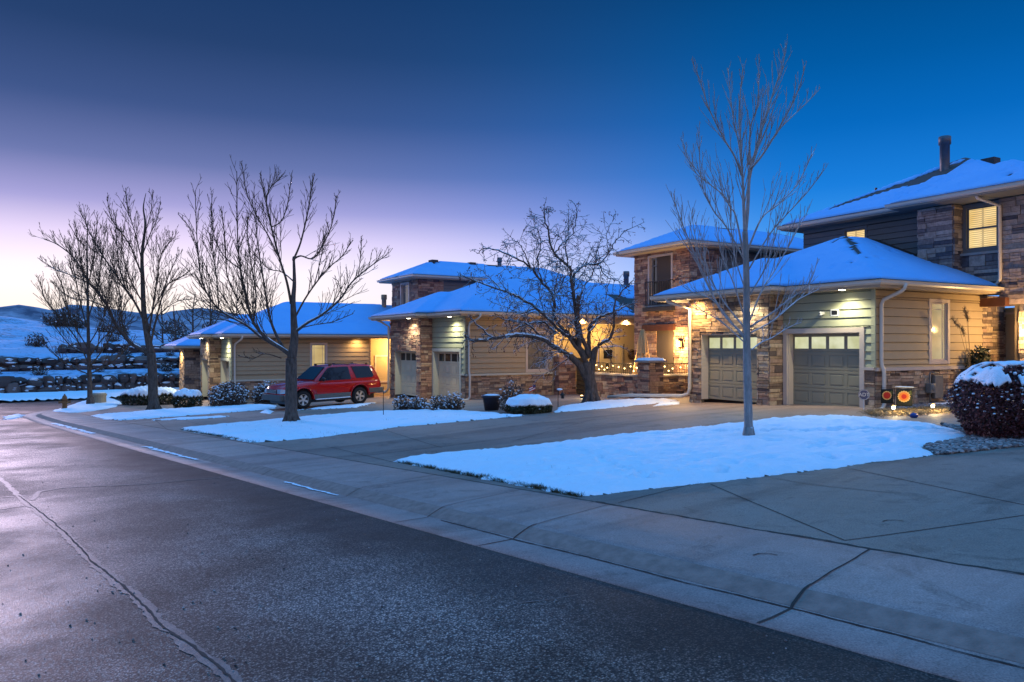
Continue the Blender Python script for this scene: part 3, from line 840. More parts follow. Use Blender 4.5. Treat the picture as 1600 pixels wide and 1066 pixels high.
        if grid == 'prairie':
            e = min(0.16, (a1 - a0) * 0.25)
            s.slab(mb, kind, c, a0 + e, a0 + e + t, z1 - 0.5 if z1 - z0 > 1 else z0 + iw, z1 - iw, d0, d1); s.slab(mb, kind, c, a1 - e - t, a1 - e, z1 - 0.5 if z1 - z0 > 1 else z0 + iw, z1 - iw, d0, d1)
            s.slab(mb, kind, c, a0 + iw, a1 - iw, z1 - e - 0.05, z1 - e - 0.05 + t, d0, d1)
        if grid == 'prairie_long':
            s.slab(mb, kind, c, a0 + .13, a0 + .13 + t, z0 + iw, z1 - iw, d0, d1); s.slab(mb, kind, c, a1 - .13 - t, a1 - .13, z0 + iw, z1 - iw, d0, d1)
            s.slab(mb, kind, c, a0 + iw, a1 - iw, z1 - .2, z1 - .2 + t, d0, d1)
        mb.build('sash', frame, f)
        if blinds:
            bb = MB(); z = z0 + 0.06
            while z < z1 - 0.05:
                for (b0, b1) in ((a0 + .06, (a0 + a1) / 2 - .035), ((a0 + a1) / 2 + .035, a1 - .06)):
                    s.slab(bb, kind, c, b0, b1, z, z + 0.028, -recess + 0.001, -recess + 0.012)
                z += 0.062
            s.slab(bb, kind, c, (a0 + a1) / 2 - .03, (a0 + a1) / 2 + .03, z0 + .03, z1 - .03, -recess + 0.001, -recess + 0.014)
            bb.build('shutter', blinds, f)
        return f
    def garage_door(s, c, u0, u1, z0, h, mat, pane, trimmat, recess=0.32, trim=True, jamb=True):
        v = c + recess; mb = MB(); w = u1 - u0; ph = h / 4
        d = MB(); s.box(d, u0, u1, v, v + 0.05, z0 + 0.01, z0 + h)
        pw = w / 4
        for r in range(4):
            zz = z0 + r * ph
            # section seams: raise each section slightly
            s.box(d, u0, u1, v - 0.012, v - 0.0005, zz + 0.012, zz + 0.085 if r < 3 else zz + 0.1); s.box(d, u0, u1, v - 0.012, v - 0.0005, zz + ph - 0.085, zz + ph - 0.004)
            for k in range(5):
                x = u0 + k * pw; a = max(u0, x - 0.055); b = min(u1, x + 0.055)
                s.box(d, a, b, v - 0.0118, v - 0.0004, zz + 0.085 if r < 3 else zz + 0.1, zz + ph - 0.085)
            if r < 3:
                for k in range(4):
                    x = u0 + k * pw
                    s.box(d, x + 0.10, x + pw - 0.10, v - 0.014, v - 0.0003, zz + 0.13, zz + ph - 0.13)
        door = d.build('garage_door', mat, s.e); bevel(door, 0.008, 2)
        zz = z0 + 3 * ph
        for k in range(4):
            x = u0 + k * pw; p = MB(); s.box(p, x + 0.056, x + pw - 0.056, v - 0.006, v - 0.002, zz + 0.102, zz + ph - 0.087); p.build('window', pane, door)
        # reveal
        j = MB()
        s.box(j, u1, u1 + 0.02, c + 0.0, v + 0.05, z0, z0 + h + 0.02); s.box(j, u0 - 0.02, u0, c, v + 0.05, z0, z0 + h + 0.02)
        s.box(j, u0 - 0.02, u1 + 0.02, c, v + 0.05, z0 + h, z0 + h + 0.02)
        j.build('door_jamb', trimmat, s.e)
        if trim: 
            t = MB(); s.slab(t, 'f', c, u0 - 0.02 - trim, u0 - 0.02, z0 + 0.0, z0 + h + 0.02 + trim, -0.02, 0.06); s.slab(t, 'f', c, u1 + 0.02, u1 + 0.02 + trim, z0, z0 + h + 0.02 + trim, -0.02, 0.06)
            s.slab(t, 'f', c, u0 - 0.02, u1 + 0.02, z0 + h + 0.02, z0 + h + 0.02 + trim, -0.02, 0.06); t.build('door_trim', trimmat, s.e)
        return door
    # roof heightfield
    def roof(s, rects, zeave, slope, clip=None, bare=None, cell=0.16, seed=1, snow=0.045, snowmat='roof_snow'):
        """rects: (u0,u1,v0,v1) hip rectangles; clip(u,v)->bool keeps cells"""
        u0 = min(r[0] for r in rects); u1 = max(r[1] for r in rects); v0 = min(r[2] for r in rects); v1 = max(r[3] for r in rects)
        def hgt(u, v):
            return max(min(u - r[0], r[1] - u, v - r[2], r[3] - v) for r in rects)
        nu = int(round((u1 - u0) / cell)); nv = int(round((v1 - v0) / cell))
        du, dv = (u1 - u0) / nu, (v1 - v0) / nv
        base = MB(); sn = MB(); ib = {}; isn = {}
        def vb(i, j):
            if (i, j) not in ib:
                u, v = u0 + i * du, v0 + j * dv; ib[i, j] = len(base.v); base.v.append((-u, v, zeave + slope * max(0, hgt(u, v))))
            return ib[i, j]
        def st(i, j):
            u, v = u0 + i * du, v0 + j * dv; h = hgt(u, v); w = s.W(u, v, 0)
            n1 = mnoise.noise(Vector((w.x * 0.8, w.y * 0.8, seed))); n2 = mnoise.noise(Vector((w.x * 4, w.y * 4, seed)))
            b = bare(u, v, n1, n2) if bare else -1
            if h > 0.5 and n1 * .45 + n2 * .75 > .36: b = 1
            t = snow * (1 + 0.25 * n1 + 0.12 * n2) * min(1, 0.35 + max(h, 0) / 0.25)
            return t, b
        ST = {}
        for i in range(nu + 1):
            for j in range(nv + 1): ST[i, j] = st(i, j)
        def vs(i, j):
            if (i, j) not in isn:
                u, v = u0 + i * du, v0 + j * dv; t, b = ST[i, j]
                u = min(max(u, u0 + .045), u1 - .045); v = min(max(v, v0 + .045), v1 - .045)
                edge = i in (0, nu) or j in (0, nv)
                h = hgt(u, v)
                # round ridges off a little
                hh = sum(hgt(u + a, v + c) for a in (-.12, 0, .12) for c in (-.12, 0, .12)) / 9 if not edge else h
                z = zeave + slope * max(0, hh) + (t if b < 0 else 0.004) + 0.02
                isn[i, j] = len(sn.v); sn.v.append((-u, v, z))
            return isn[i, j]
        for i in range(nu):
            for j in range(nv):
                uc, vc = u0 + (i + .5) * du, v0 + (j + .5) * dv
                if hgt(uc, vc) < 0 or (clip and not clip(uc, vc)): continue
                q = [(i, j), (i, j + 1), (i + 1, j + 1), (i + 1, j)]
                base.f.append(tuple(vb(*a) for a in q)); base.mi.append(0)
                bs = [ST[a][1] for a in q]
                if min(bs) >= 0 : continue
                hs = [hgt(u0 + a[0] * du, v0 + a[1] * dv) for a in q]
                if min(hs) < -0.001: continue
                sn.f.append(tuple(vs(*a) for a in q)); sn.mi.append(0)
        # outer skirt of snow at the eaves
        be = {}
        for f in sn.f:
            for a, b in zip(f, f[1:] + f[:1]): be[(a, b)] = 1
        for (a, b) in list(be):
            if (b, a) not in be:
                A, B = sn.v[a], sn.v[b]; k = len(sn.v)
                zb = lambda p: zeave + slope * max(0, hgt(-p[0], p[1])) + 0.004
                sn.v += [(A[0], A[1], min(A[2], zb(A))), (B[0], B[1], min(B[2], zb(B)))]
                sn.f.append((b, a, k, k + 1)); sn.mi.append(0)
        r = base.build('roof', 'shingles', s.e)
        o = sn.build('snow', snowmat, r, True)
        for ob in (r, o):
            bm = bmesh.new(); bm.from_mesh(ob.data); bmesh.ops.recalc_face_normals(bm, faces=bm.faces); bm.to_mesh(ob.data); bm.free()
        return r
    def eave_edge(s, pts, z, h=0.16, closed=False, over=0.55, gut=True):
        """pts = list of (u,v) along the eave line (left tip -> corner -> right). fascia + gutter"""
        mb = MB(); gt = MB()
        def off(p, q, n):
            pass
        n = len(pts)
        # outward normals per segment : walking with outside on the right-hand side of (u,v) order given
        P = [Vector(p) for p in pts]
        segn = []
        for a, b in zip(P[:-1], P[1:]):
            t = (b - a).normalized(); segn.append(Vector((-t.y, t.x)))
        def outn(i):
            if i == 0: return segn[0]
            if i == n - 1: return segn[-1]
            m = segn[i - 1] + segn[i]; m.normalize(); return m / max(0.3, m.dot(segn[i]))
        prof_f = [(-0.02, -h), (0.0, -h), (0.0, 0.02), (-0.02, 0.02)]
        prof_g = [(0.003, -0.115), (0.075, -0.115), (0.105, -0.07), (0.105, -0.005), (0.125, 0.004), (0.095, 0.01), (0.09, -0.06), (0.003, -0.03)]
        for prof, m in ((prof_f, mb), (prof_g, gt)):
            k = len(m.v); c = len(prof)
            for i in range(n):
                o = outn(i)
                for d, dz in prof:
                    q = P[i] + o * d; m.v.append((-q.x, q.y, z + dz))
            for i in range(n - 1):
                for j in range(c):
                    e = (j + 1) % c
                    m.f.append((k + i * c + j, k + i * c + e, k + (i + 1) * c + e, k + (i + 1) * c + j)); m.mi.append(0)
            for i in (0, n - 1): m.f.append(tuple(k + i * c + j for j in range(c))); m.mi.append(0)
        for m, nm, mt in ((mb, 'fascia', 'fascia'), (gt, 'gutter', 'gutter_metal')):
            o = m.build(nm, mt, s.e); bm = bmesh.new(); bm.from_mesh(o.data); bmesh.ops.recalc_face_normals(bm, faces=bm.faces); bm.to_mesh(o.data); bm.free()
    def soffit(s, poly, z, mat='fascia'):
        mb = MB(); mb.prism([(-u, v, z) for u, v in poly], (0, 0, -0.02)); o = mb.build('soffit', mat, s.e)
        bm = bmesh.new(); bm.from_mesh(o.data); bmesh.ops.recalc_face_normals(bm, faces=bm.faces); bm.to_mesh(o.data); bm.free(); return o
    def pipe(s, pts, w=0.042, mat='gutter_metal', name='downspout'):
        mb = MB(); mb.tube([(-u, v, z) for u, v, z in pts], w, 8); return mb.build(name, mat, s.e, True)
    def can_light(s, u, v, z, power, col, cone=132, tilt=(0, 0), mat='bulb_white'):
        mb = MB(); mb.lathe([(0.085, 0.02), (0.085, -0.006), (0.07, -0.012)] if mat == 'bulb_white' else [(0.06, 0.02), (0.06, -0.002), (0.05, -0.004)], (-u, v, z), 14); mb.build('ceiling_light', mat, s.e)
        lamp('light', 'SPOT', (-u, v, z - 0.05), power, col, s.e, 0.05, (-u + tilt[0], v + tilt[1], z - 3), cone, 1.0)
    def sconce(s, kind, c, a, z, power, col, out=0.11):
        mb = MB(); s.slab(mb, kind, c, a - .10, a + .10, z - .14, z + .14, 0.05, 0.07); b = mb.build('wall_lamp', 'copper', s.e)
        mb = MB(); s.slab(mb, kind, c, a - .085, a + .085, z - .12, z + .10, 0.07, 0.07 + out); mb.build('lamp_shade', 'lamp_amber', b)
        mb = MB(); s.slab(mb, kind, c, a - .105, a + .105, z + .10, z + .125, 0.071, 0.085 + out); mb.build('lamp_cap', 'copper', b)
        if kind == 'f': p = (-a, c - 0.34, z)
        else: p = (-(c - 0.34), a, z)
        lamp('light', 'POINT', p, power, col, s.e, 0.06)

WARM = (1.0, 0.62, 0.24); GOLD = (1.0, 0.61, 0.22); FLOOD = (1.0, 0.92, 0.62)
UL, VF, VR = 6.5, -0.6, 0.0          # garage front: projecting stone part and recessed sided part
PIL = 3.1

def garage_wing(h, door_mat, pane_mat, side_len, side_mat, front_mat, win, stone='stone_tan', stone2='stone_tan', floor_to_soffit=3.32, power=90, left_over=1.3, trim_mat='trim', roof_v1=30, roof_clip=None, bare=None, cell=0.16, seed=1, base_drop=0.3, extra_rects=(), ridge_cap=None, eave_v1=None):
    H = floor_to_soffit
    # recessed right part
    d0, d1 = 0.45, 2.88
    h.siding('f', VR, 0.0, PIL, 1.15, H, [(d0 - 0.16, d1 + 0.16, 0, 2.29)], front_mat, 0.235)
    h.stones('f', VR, 0.0, d0 - 0.16, -base_drop, 1.12, (), mat=stone2, name='stone_base')
    h.stones('f', VR, d1 + 0.16, PIL, -base_drop, 1.12, (), mat=stone2, name='stone_base')
    h.panel('f', VR, 0.0, d0 - 0.16, 1.12, 1.20, -0.02, 0.075, trim_mat, 'sill_band')
    h.garage_door(VR, d0, d1, 0.0, 2.13, door_mat, pane_mat, trim_mat, 0.22, 0.14)
    # projecting left part, all stone
    e0, e1 = 3.56, 5.95
    h.stones('f', VF, PIL, UL, -base_drop, H, [(e0 - 0.02, e1 + 0.02, -base_drop, 2.15)], mat=stone)
    h.stones('s', PIL, VF, VR - 0.02, -base_drop, H, (), mat=stone, name='stone_pillar')
    h.garage_door(VF, e0, e1, 0.0, 2.13, door_mat, pane_mat, trim_mat, 0.30, 0.0)
    h.stones('l', UL, VF, 5.2, -base_drop, H, (), mat=stone, name='stone_wall')
    # side wall
    ops = []
    if win: ops = [(win[0] - 0.1, win[1] + 0.1, win[2] - 0.1, win[3] + 0.1)]
    h.siding('s', 0.0, 0.0, side_len, 1.17, H, ops, side_mat, 0.235)
    h.stones('s', 0.0, 0.0, side_len, -base_drop, 1.10, (), mat=stone2, name='stone_base')
    h.panel('s', 0.0, -0.0, side_len, 1.10, 1.19, -0.02, 0.08, trim_mat, 'sill_band')
    h.panel('f', VR, -0.032, 0.09, 1.19, H, 0.0, 0.036, front_mat, 'corner_board')
    if win: h.window('s', 0.0, win[0], win[1], win[2], win[3], win[4], 'trim', 0.1, 'prairie_long' if win[1] - win[0] < 1 else 'prairie')
    # floor slab so nothing shows through
    # eaves
    ze = H + 0.18
    ev = eave_v1 if eave_v1 else side_len + 0.3
    ul = UL + left_over
    h.eave_edge([(ul, min(5.2, ev)), (ul, VF - 0.5), (PIL - 0.5, VF - 0.5), (PIL - 0.5, VR - 0.5), (-0.5, VR - 0.5), (-0.5, ev)], ze)
    h.soffit([(ul - .01, VF - 0.49), (PIL - 0.49, VF - 0.49), (PIL - 0.49, VR - 0.49), (-0.49, VR - 0.49), (-0.49, ev), (ul - .01, ev)], H + 0.02)
    rects = [(-0.56, ul + 0.05, VR - 0.56, roof_v1), (PIL - 0.55, ul + 0.05, VF - 0.56, roof_v1)] + list(extra_rects)
    h.roof(rects, ze + 0.015, 0.46, roof_clip, bare, cell, seed)
    # downspouts
    h.pipe([(-0.60, 0.42, ze - 0.06), (-0.58, 0.40, ze - 0.20), (-0.52, 0.36, ze - 0.27), (-0.14, 0.16, ze - 0.48), (-0.10, 0.13, ze - 0.62), (-0.10, 0.13, 1.34), (-0.12, 0.13, 1.24), (-0.17, 0.13, 1.12), (-0.18, 0.13, 1.02), (-0.18, 0.13, 0.20), (-0.18, 0.05, 0.09), (-0.14, -0.25, 0.03), (-0.02, -0.95, -0.05)], 0.052)
    h.can_light(0.75, -0.36, H, power, FLOOD, 165, (0.1, -0.9))
    h.can_light(PIL + 0.55, VF - 0.36, H, power, FLOOD, 165, (-0.3, -0.9))
    return ze
# ---------------------------------------------------------------- HOUSE A (right)
A = House((9.77, 20.5), 29.4, -1.79, 'house', 'large stone and siding house on the right, two taupe garage doors with glowing window rows', 'house', 3)
def bareA(u, v, n1, n2):
    k = -1
    # bare shingles along the right hip near the peak and along the wall
    hip = abs((u + 0.5) - (v + 0.5)) 
    if 1.6 < u < 3.75 and hip < 0.24 + 0.16 * n2 + 0.08 * n1: k = 1
    if u > 3.3 and u < 4.0 and v > 2.9 and abs(u - 3.65) < 0.12 + .2 * n2: k = 1
    if v > 4.62 + 0.10 * n2 + (0.3 if u < 1 else -0.10): k = 1
    return k
garage_wing(A, 'garage_taupe', 'pane_garage', 5.05, 'siding_tan', 'siding_sage', (2.46, 3.26, 1.36, 3.02, 'pane_side'), 'stone_tan', 'stone_tan', roof_v1=14,
            roof_clip=lambda u, v: v < 5.28, bare=bareA, cell=0.11, seed=1, power=220, eave_v1=5.5)
A.can_light(6.1, -1.04, 3.32, 300, GOLD, 150, (0.2, 0.9), 'added_bulb')  # added soffit lamp, unseen, stands in for the courtyard glow on the front
# vent, camera on the sided front
o = A.panel('f', VR, 1.10, 1.36, 2.62, 2.82, 0.02, 0.05, 'white_plastic', 'vent_frame'); A.panel('f', VR, 1.14, 1.32, 2.66, 2.78, 0.046, 0.056, 'black_plastic', 'vent_screen', o)
mb = MB(); A.box(mb, 1.58, 1.66, -0.10, -0.02, 2.68, 2.76); mb.lathe([(0.05, 0), (0.055, 0.07), (0.03, 0.10)], (-1.62, -0.14, 2.66), 10); A_cam = mb.build('security_camera', 'white_plastic', A.e)
mb = MB(); mb.ball((-1.62, -0.195, 2.70), 0.022, 8, 6); mb.build('lens', 'black_plastic', A_cam)
# meters on the side wall
mb = MB(); A.box(mb, -0.22, -0.05, 2.15, 2.42, 0.45, 0.72); A.box(mb, -0.16, -0.05, 2.45, 2.85, 0.28, 0.95); mtr = mb.build('meter_box', 'meter_grey', A.e); bevel(mtr, 0.02)
A.pipe([(-0.10, 2.3, 1.05), (-0.10, 2.3, 0.1)], 0.02, 'meter_grey', 'conduit'); A.pipe([(-0.14, 2.62, 1.0), (-0.14, 2.3, 1.04)], 0.02, 'meter_grey', 'conduit')
mb = MB(); mb.ball((0.2, 2.28, 0.62), (0.06, 0.11, 0.11), 10, 8); mb.build('meter_dial', 'meter_grey', A.e, True)
# entry recess behind the garage: beam, lit sidelight, stone jamb with lamp
V2 = 5.3; EH = 6.34
A.panel('f', 5.15, -0.75, 0.02, 2.95, 3.2, 0.0, 0.25, 'beam_wood', 'beam')
A.panel('f', 6.3, -1.0, 0.05, 0.0, 2.95, -0.05, 0.0, 'door_cream', 'entry_wall')
A.window('f', 6.3, -0.40, -0.02, 0.25, 2.75, 'pane_green', 'trim', 0.06, 'none')
A.stones('s', 0.0, 5.05, 6.3, -0.3, 3.3, (), mat='stone_tan')
# upper storey: dark lap siding with a stone block round the window
A.siding('f', V2, 1.86, 6.7, 3.0, EH - 0.15, [(4.02, 4.98, 5.20, 5.98)], 'siding_dark', 0.2)
A.siding('l', 6.7, V2, 12.0, 1.5, EH - 0.15, (), 'siding_dark', 0.2)
A.window('f', V2, 4.10, 4.90, 5.28, 5.90, 'pane_warm', 'siding_dark', 0.09, 'none', blinds='shutter_lit')
SV = 4.8
A.stones('f', SV, 0.72, 1.84, 3.3, EH - 0.2, (), mat='stone_grey', name='stone_wall', H=0.26, wscale=1.5)
A.stones('s', 0.72, SV, V2, 3.3, EH - 0.2, (), mat='stone_grey', name='stone_wall')
A.stones('l', 1.84, SV, V2, 3.3, EH - 0.2, (), mat='stone_grey', name='stone_wall')
A.stones('f', V2 - 0.1, -0.46, 0.72, 3.3, 4.55, (), mat='stone_grey', name='stone_wall', H=0.26, wscale=1.5)
A.panel('f', V2 - 0.1, -0.46, 0.72, 4.555, 4.63, -0.05, 0.08, 'cap_stone', 'window_sill')
A.panel('f', V2 + 0.0, -0.46, 0.72, 4.63, EH - 0.2, -0.25, -0.12, 'siding_dark', 'wall'); A.frame('f', V2, -0.44, 0.70, 4.64, 6.13, 0.02, -0.12, 0.0, 'siding_dark', 'wall_trim')
A.window('f', V2, -0.32, 0.58, 4.76, 6.02, 'pane_warm', 'siding_dark', 0.12, 'none', 5.38, 0.06, blinds='shutter_lit')
A.stones('f', V2 - 0.15, -6.0, -0.46, -0.3, EH - 0.2, [(-1.0, -0.46, -0.3, 2.95)], mat='stone_grey', name='stone_wall', H=0.26, wscale=1.3)
A.panel('s', -0.46, V2 - 0.14, V2, 4.63, EH - 0.2, -0.02, 0.0, 'mortar', 'wall')
A.stones('s', -0.98, V2 - 0.1, 6.3, -0.3, 2.95, (), mat='stone_tan', name='stone_wall')
A.sconce('f', V2 - 0.15, -1.36, 2.28, 150, GOLD)
mb = MB(); A.box(mb, -1.30, -1.18, V2 - 0.25, V2 - 0.19, 2.66, 2.80); mb.build('house_number_plate', 'cap_stone', A.e)
# upper roof: main hip and the nearer stone-bay hip
def bareA2(u, v, n1, n2):
    rr = (v - 4.7) / max(.1, 7.3 - u)
    if 2.4 < u < 6.0 and .52 + .16 * n1 + .12 * n2 < rr < .88 + .10 * n2 + .1 * n1: return 1
    if u < 6.6 and u > 2.7 and .95 + .1 * n2 < rr < 1.06: return 1
    if u < 2.9 and u > 2.1 and v < 8.9 and abs(v - 4.7 - (u + 2) * .95) < 0.2 + .2 * n2: return 1
    if u > 2.2 and u < 3.6 and v > 8.4: return 1 if n2 > -0.3 else -1
    return -1
A.roof([(-1.6, 7.32, 4.68, 13.6), (-2.4, 2.42, 4.14, 16)], EH + 0.02, 0.5, lambda u, v: v < 11, bareA2, 0.12, 4)
A.eave_edge([(7.3, 11), (7.3, 4.7), (2.4, 4.7), (2.4, 4.16), (-2.38, 4.16), (-2.38, 9)], EH)
A.soffit([(7.29, 4.71), (2.39, 4.71), (2.39, 4.17), (-2.37, 4.17), (-2.37, 11), (7.29, 11)], EH - 0.15, 'siding_dark')
A.pipe([(-0.30, 4.20, EH - 0.1), (-0.30, 4.30, EH - 0.22), (-0.52, 5.06, EH - 0.42), (-0.52, 5.06, 3.75), (-0.42, 5.06, 3.6), (0.15, 5.05, 3.52)], 0.055)
def vent_pipe(h, u, v, z0, z1, r=0.13, mat='vent_metal', name='vent_pipe'):
    mb = MB(); mb.lathe([(r * 1.5, z0), (r, z0 + 0.12), (r, z1 - 0.3), (r * 1.25, z1 - 0.29), (r * 1.25, z1 - 0.02), (r * 1.05, z1)], (-u, v, 0), 14); return mb.build(name, mat, h.e, True)
vent_pipe(A, 2.9, 8.0, EH + 1.3, EH + 2.85, 0.16)
for (u, v, l) in ((5.3, 7.6, 0.42), (5.0, 8.2, 0.42)): mb = MB(); mb.tube([(-u, v, EH + 0.5 * min(7.3 - u, v - 4.7) - 0.05), (-u, v, EH + 0.5 * min(7.3 - u, v - 4.7) + l)], 0.045, 8); mb.build('vent_pipe', 'iron', A.e)
mb = MB(); A.box(mb, 1.55, 2.0, 8.6, 9.0, EH + 1.60, EH + 1.92); mb.build('roof_vent', 'shingles', A.e)
# left gutter pipe with its long run over the ground
gx = A.W(6.42, -0.75, 0)
A.pipe([(7.1, -1.13, 3.42), (7.1, -1.08, 3.3), (6.40, -0.72, 3.02), (6.40, -0.72, 0.35), (6.44, -0.74, 0.16), (6.7, -0.80, 0.08), (9.0, -1.25, -0.02), (10.0, -1.45, -0.14)], 0.06)

# ---------------------------------------------------------------- upper block used by houses M and B
def upper_block(h, u0, u1, v0, v1, eave, stone, win_u, win_z, pane, roofv1, seed, z0=0.0, front_open=(), bare=None, french=False, sidemat='siding_dark'):
    wa, wb = win_u; za, zb = win_z
    h.stones('f', v0, u0, u1, z0, eave - 0.15, [(wa - 0.1, wb + 0.1, za - 0.1, zb + 0.1)] + list(front_open), mat=stone, H=0.24)
    h.stones('s', u0, v0, v0 + 1.6, z0, eave - 0.15, (), mat=stone)
    h.siding('s', u0, v0 + 1.6, v1, z0 + 1.5, eave - 0.15, (), sidemat, 0.2)
    h.stones('l', u1, v0, v1, z0, eave - 0.15, (), mat=stone)
    f = h.window('f', v0, wa, wb, za, zb, pane, 'trim', 0.1, 'prairie' if not french else 'none', None, 0.10)
    h.roof([(u0 - 0.62, u1 + 0.62, v0 - 0.62, roofv1)], eave + 0.02, 0.46, None, bare, 0.14, seed)
    h.eave_edge([(u1 + 0.6, roofv1), (u1 + 0.6, v0 - 0.6), (u0 - 0.6, v0 - 0.6), (u0 - 0.6, roofv1)], eave)
    h.soffit([(u1 + .59, v0 - .59), (u0 - .59, v0 - .59), (u0 - .59, roofv1), (u1 + .59, roofv1)], eave - 0.15)
    return f

# ---------------------------------------------------------------- HOUSE M (two storeys, behind the courtyard)
MH = House((7.24, 31.0), 29.4, -1.95, 'house', 'two storey red stone house with balcony door behind the lit courtyard', 'house', 8)
fr = upper_block(MH, 0.0, 3.55, 0.0, 8.0, 6.12, 'stone_red', (1.1, 2.5), (3.72, 5.75), 'glass_dark', 9.8, 5, 0.0, [(0.95, 2.05, -1, 2.58)],
                 lambda u, v, n1, n2: 1 if (abs((4.17 - u) - (v + .62)) < .13 + .1 * n2 and v < 1.9) or (abs(u - 1.77) < 0.35 and 3.0 < v < 4.2 and n2 > -.4) or (abs(u - 1.77) < .3 + .3 * n2 and v > 6.2) else -1, True)
mb = MB()
for a in (1.2, 1.75, 1.83, 2.38): MH.slab(mb, 'f', 0.0, a - 0.03, a + 0.03, 3.72, 5.75, -0.095, -0.05)
for a in (1.47, 2.1): MH.slab(mb, 'f', 0.0, a - 0.01, a + 0.01, 3.76, 5.72, -0.097, -0.075)
for z in (3.76, 5.4, 5.7): MH.slab(mb, 'f', 0.0, 1.13, 2.47, z - 0.03, z + 0.03, -0.094, -0.06)
mb.build('balcony_door', 'frame_dark', MH.e)
mb = MB()
for i in range(15): a = 1.0 + i * 0.115; MH.slab(mb, 'f', -0.14, a, a + 0.02, 3.72, 4.68, 0, 0.02)
MH.slab(mb, 'f', -0.14, 0.95, 2.66, 4.68, 4.72, -0.01, 0.03); MH.slab(mb, 'f', -0.14, 0.95, 2.66, 3.68, 3.72, -0.01, 0.03); MH.slab(mb, 'f', 0, 0.95, 0.98, 4.68, 4.71, 0, 0.16); MH.slab(mb, 'f', 0, 2.63, 2.66, 4.68, 4.71, 0, 0.16)
mb.build('balcony_rail', 'iron', MH.e)
MH.panel('f', 0.0, 0.85, 2.75, 3.42, 3.58, 0.0, 0.22, 'shingles', 'balcony_ledge')
MH.panel('f', 0.0, 0.85, 2.9, 2.58, 2.85, -0.05, 0.13, 'beam_wood', 'beam')
MH.panel('f', 0.0, 0.9, 2.1, 0, 2.58, -0.9, -0.88, 'stucco', 'entry_wall')
dr = MH.panel('f', 0.0, 1.45, 2.08, 0.0, 2.2, -0.86, -0.80, 'dark_door', 'front_door')
mb = MB(); MH.slab(mb, 'f', 0.0, 1.52, 1.56, 0.95, 1.2, -0.79, -0.74); mb.build('door_handle', 'copper', dr)
MH.stones('s', 2.05, -0.0, 0.9, 0, 2.58, (), mat='stone_tan')
MH.sconce('f', -0.02, 0.48, 2.02, 210, GOLD)
# right-hand party wall running forward to the garage of house A, lit by the courtyard
MH.stones('f', 0.3, -3.0, 0.0, -0.1, 3.6, (), mat='stone_tan', name='stone_wall')

# ---------------------------------------------------------------- HOUSE B (middle)
Bh = House((-2.02, 32.9), 33.0, -2.42, 'house', 'stone and siding house in the middle with cream garage doors behind the crabapple', 'house', 21)
def bareB(u, v, n1, n2):
    if abs(u - 3.65) < 0.22 + 0.25 * n2 and 5.5 < v < 8.0: return 1
    if v > 9.4 + .5 * n2 and u < 2.2 and u + (v - 9.4) * .3 < 2.4 + n1: return 1
    return -1
garage_wing(Bh, 'garage_cream', 'glass_dark', 4.63, 'siding_tan', 'siding_sage', (3.24, 4.32, 1.30, 3.0, 'glass_curtain'), 'stone_red', 'stone_tan', floor_to_soffit=3.68,
            roof_v1=40, roof_clip=lambda u, v: v < 13 and (u < 7.2 or v < 6), bare=bareB, cell=0.14, seed=7, power=230, base_drop=0.4, eave_v1=11.5, trim_mat='trim_sage')
for v_, w_ in ((6.2, 70), (8.9, 130)): Bh.can_light(-0.40, v_, 3.68, w_, GOLD, 156, (-0.9, 0), 'added_bulb')  # added soffit lamps, unseen, to warm the side wall and eave
# porch under the long eave
Bh.panel('s', 1.4, 4.6, 8.55, -0.2, 3.7, -0.1, 0.0, 'stucco', 'porch_wall'); Bh.panel('s', 1.4, 8.55, 10.3, 2.5, 3.7, -0.1, 0.0, 'stucco', 'porch_wall'); Bh.panel('s', 1.4, 10.3, 14, -0.2, 3.7, -0.1, 0.0, 'stucco', 'porch_wall')
Bh.panel('f', 4.63, 0.0, 1.4, -0.2, 3.7, -0.12, -0.0, 'siding_tan', 'porch_wall')
Bh.frame('s', 1.4, 8.75, 10.05, -0.2, 2.4, 0.14, -0.05, 0.05, 'door_cream', 'door_trim', bottom=False)
dr = Bh.panel('s', 1.4, 8.77, 9.6, -0.2, 2.38, -0.06, 0.0, 'door_cream', 'front_door'); Bh.panel('s', 1.4, 8.9, 9.47, 1.75, 2.2, 0.0, 0.012, 'glass_dark', 'window', dr)
Bh.panel('s', 1.4, 9.65, 10.03, -0.2, 2.38, -0.06, -0.01, 'garage_cream', 'sidelight')
mb = MB(); mb.ball((-1.37, 9.12, 1.35), (0.03, 0.12, 0.17), 12, 8); mb.build('door_ornament', 'iron', dr, True)
mb = MB()
for i in range(26):
    a = i / 26 * 6.283; mb.ball((-1.33, 10.75 + 0.2 * math.cos(a), 1.95 + 0.2 * math.sin(a)), 0.075, 6, 4, 0, 0.3)
mb.build('door_wreath', 'leaf_brown', Bh.e)
Bh.panel('s', -0.30, 10.9, 11.04, -0.2, 3.68, -0.14, 0.0, 'trim', 'porch_post'); Bh.panel('s', -0.30, 4.9, 11.0, 3.45, 3.68, -0.12, 0.0, 'trim', 'porch_beam')
# stone return at the end of the side wall
Bh.stones('s', -0.35, 4.75, 5.75, -0.4, 1.95, (), mat='stone_red', name='stone_pillar'); Bh.stones('f', 4.75, -0.35, 0.0, -0.4, 1.95, (), mat='stone_red', name='stone_pillar')
lamp('light', 'POINT', Bh.L(0.5, 8.4, 2.9), 105, GOLD, Bh.e, 0.15); lamp('light', 'POINT', Bh.L(0.55, 6.0, 2.9), 60, WARM, Bh.e, 0.15)
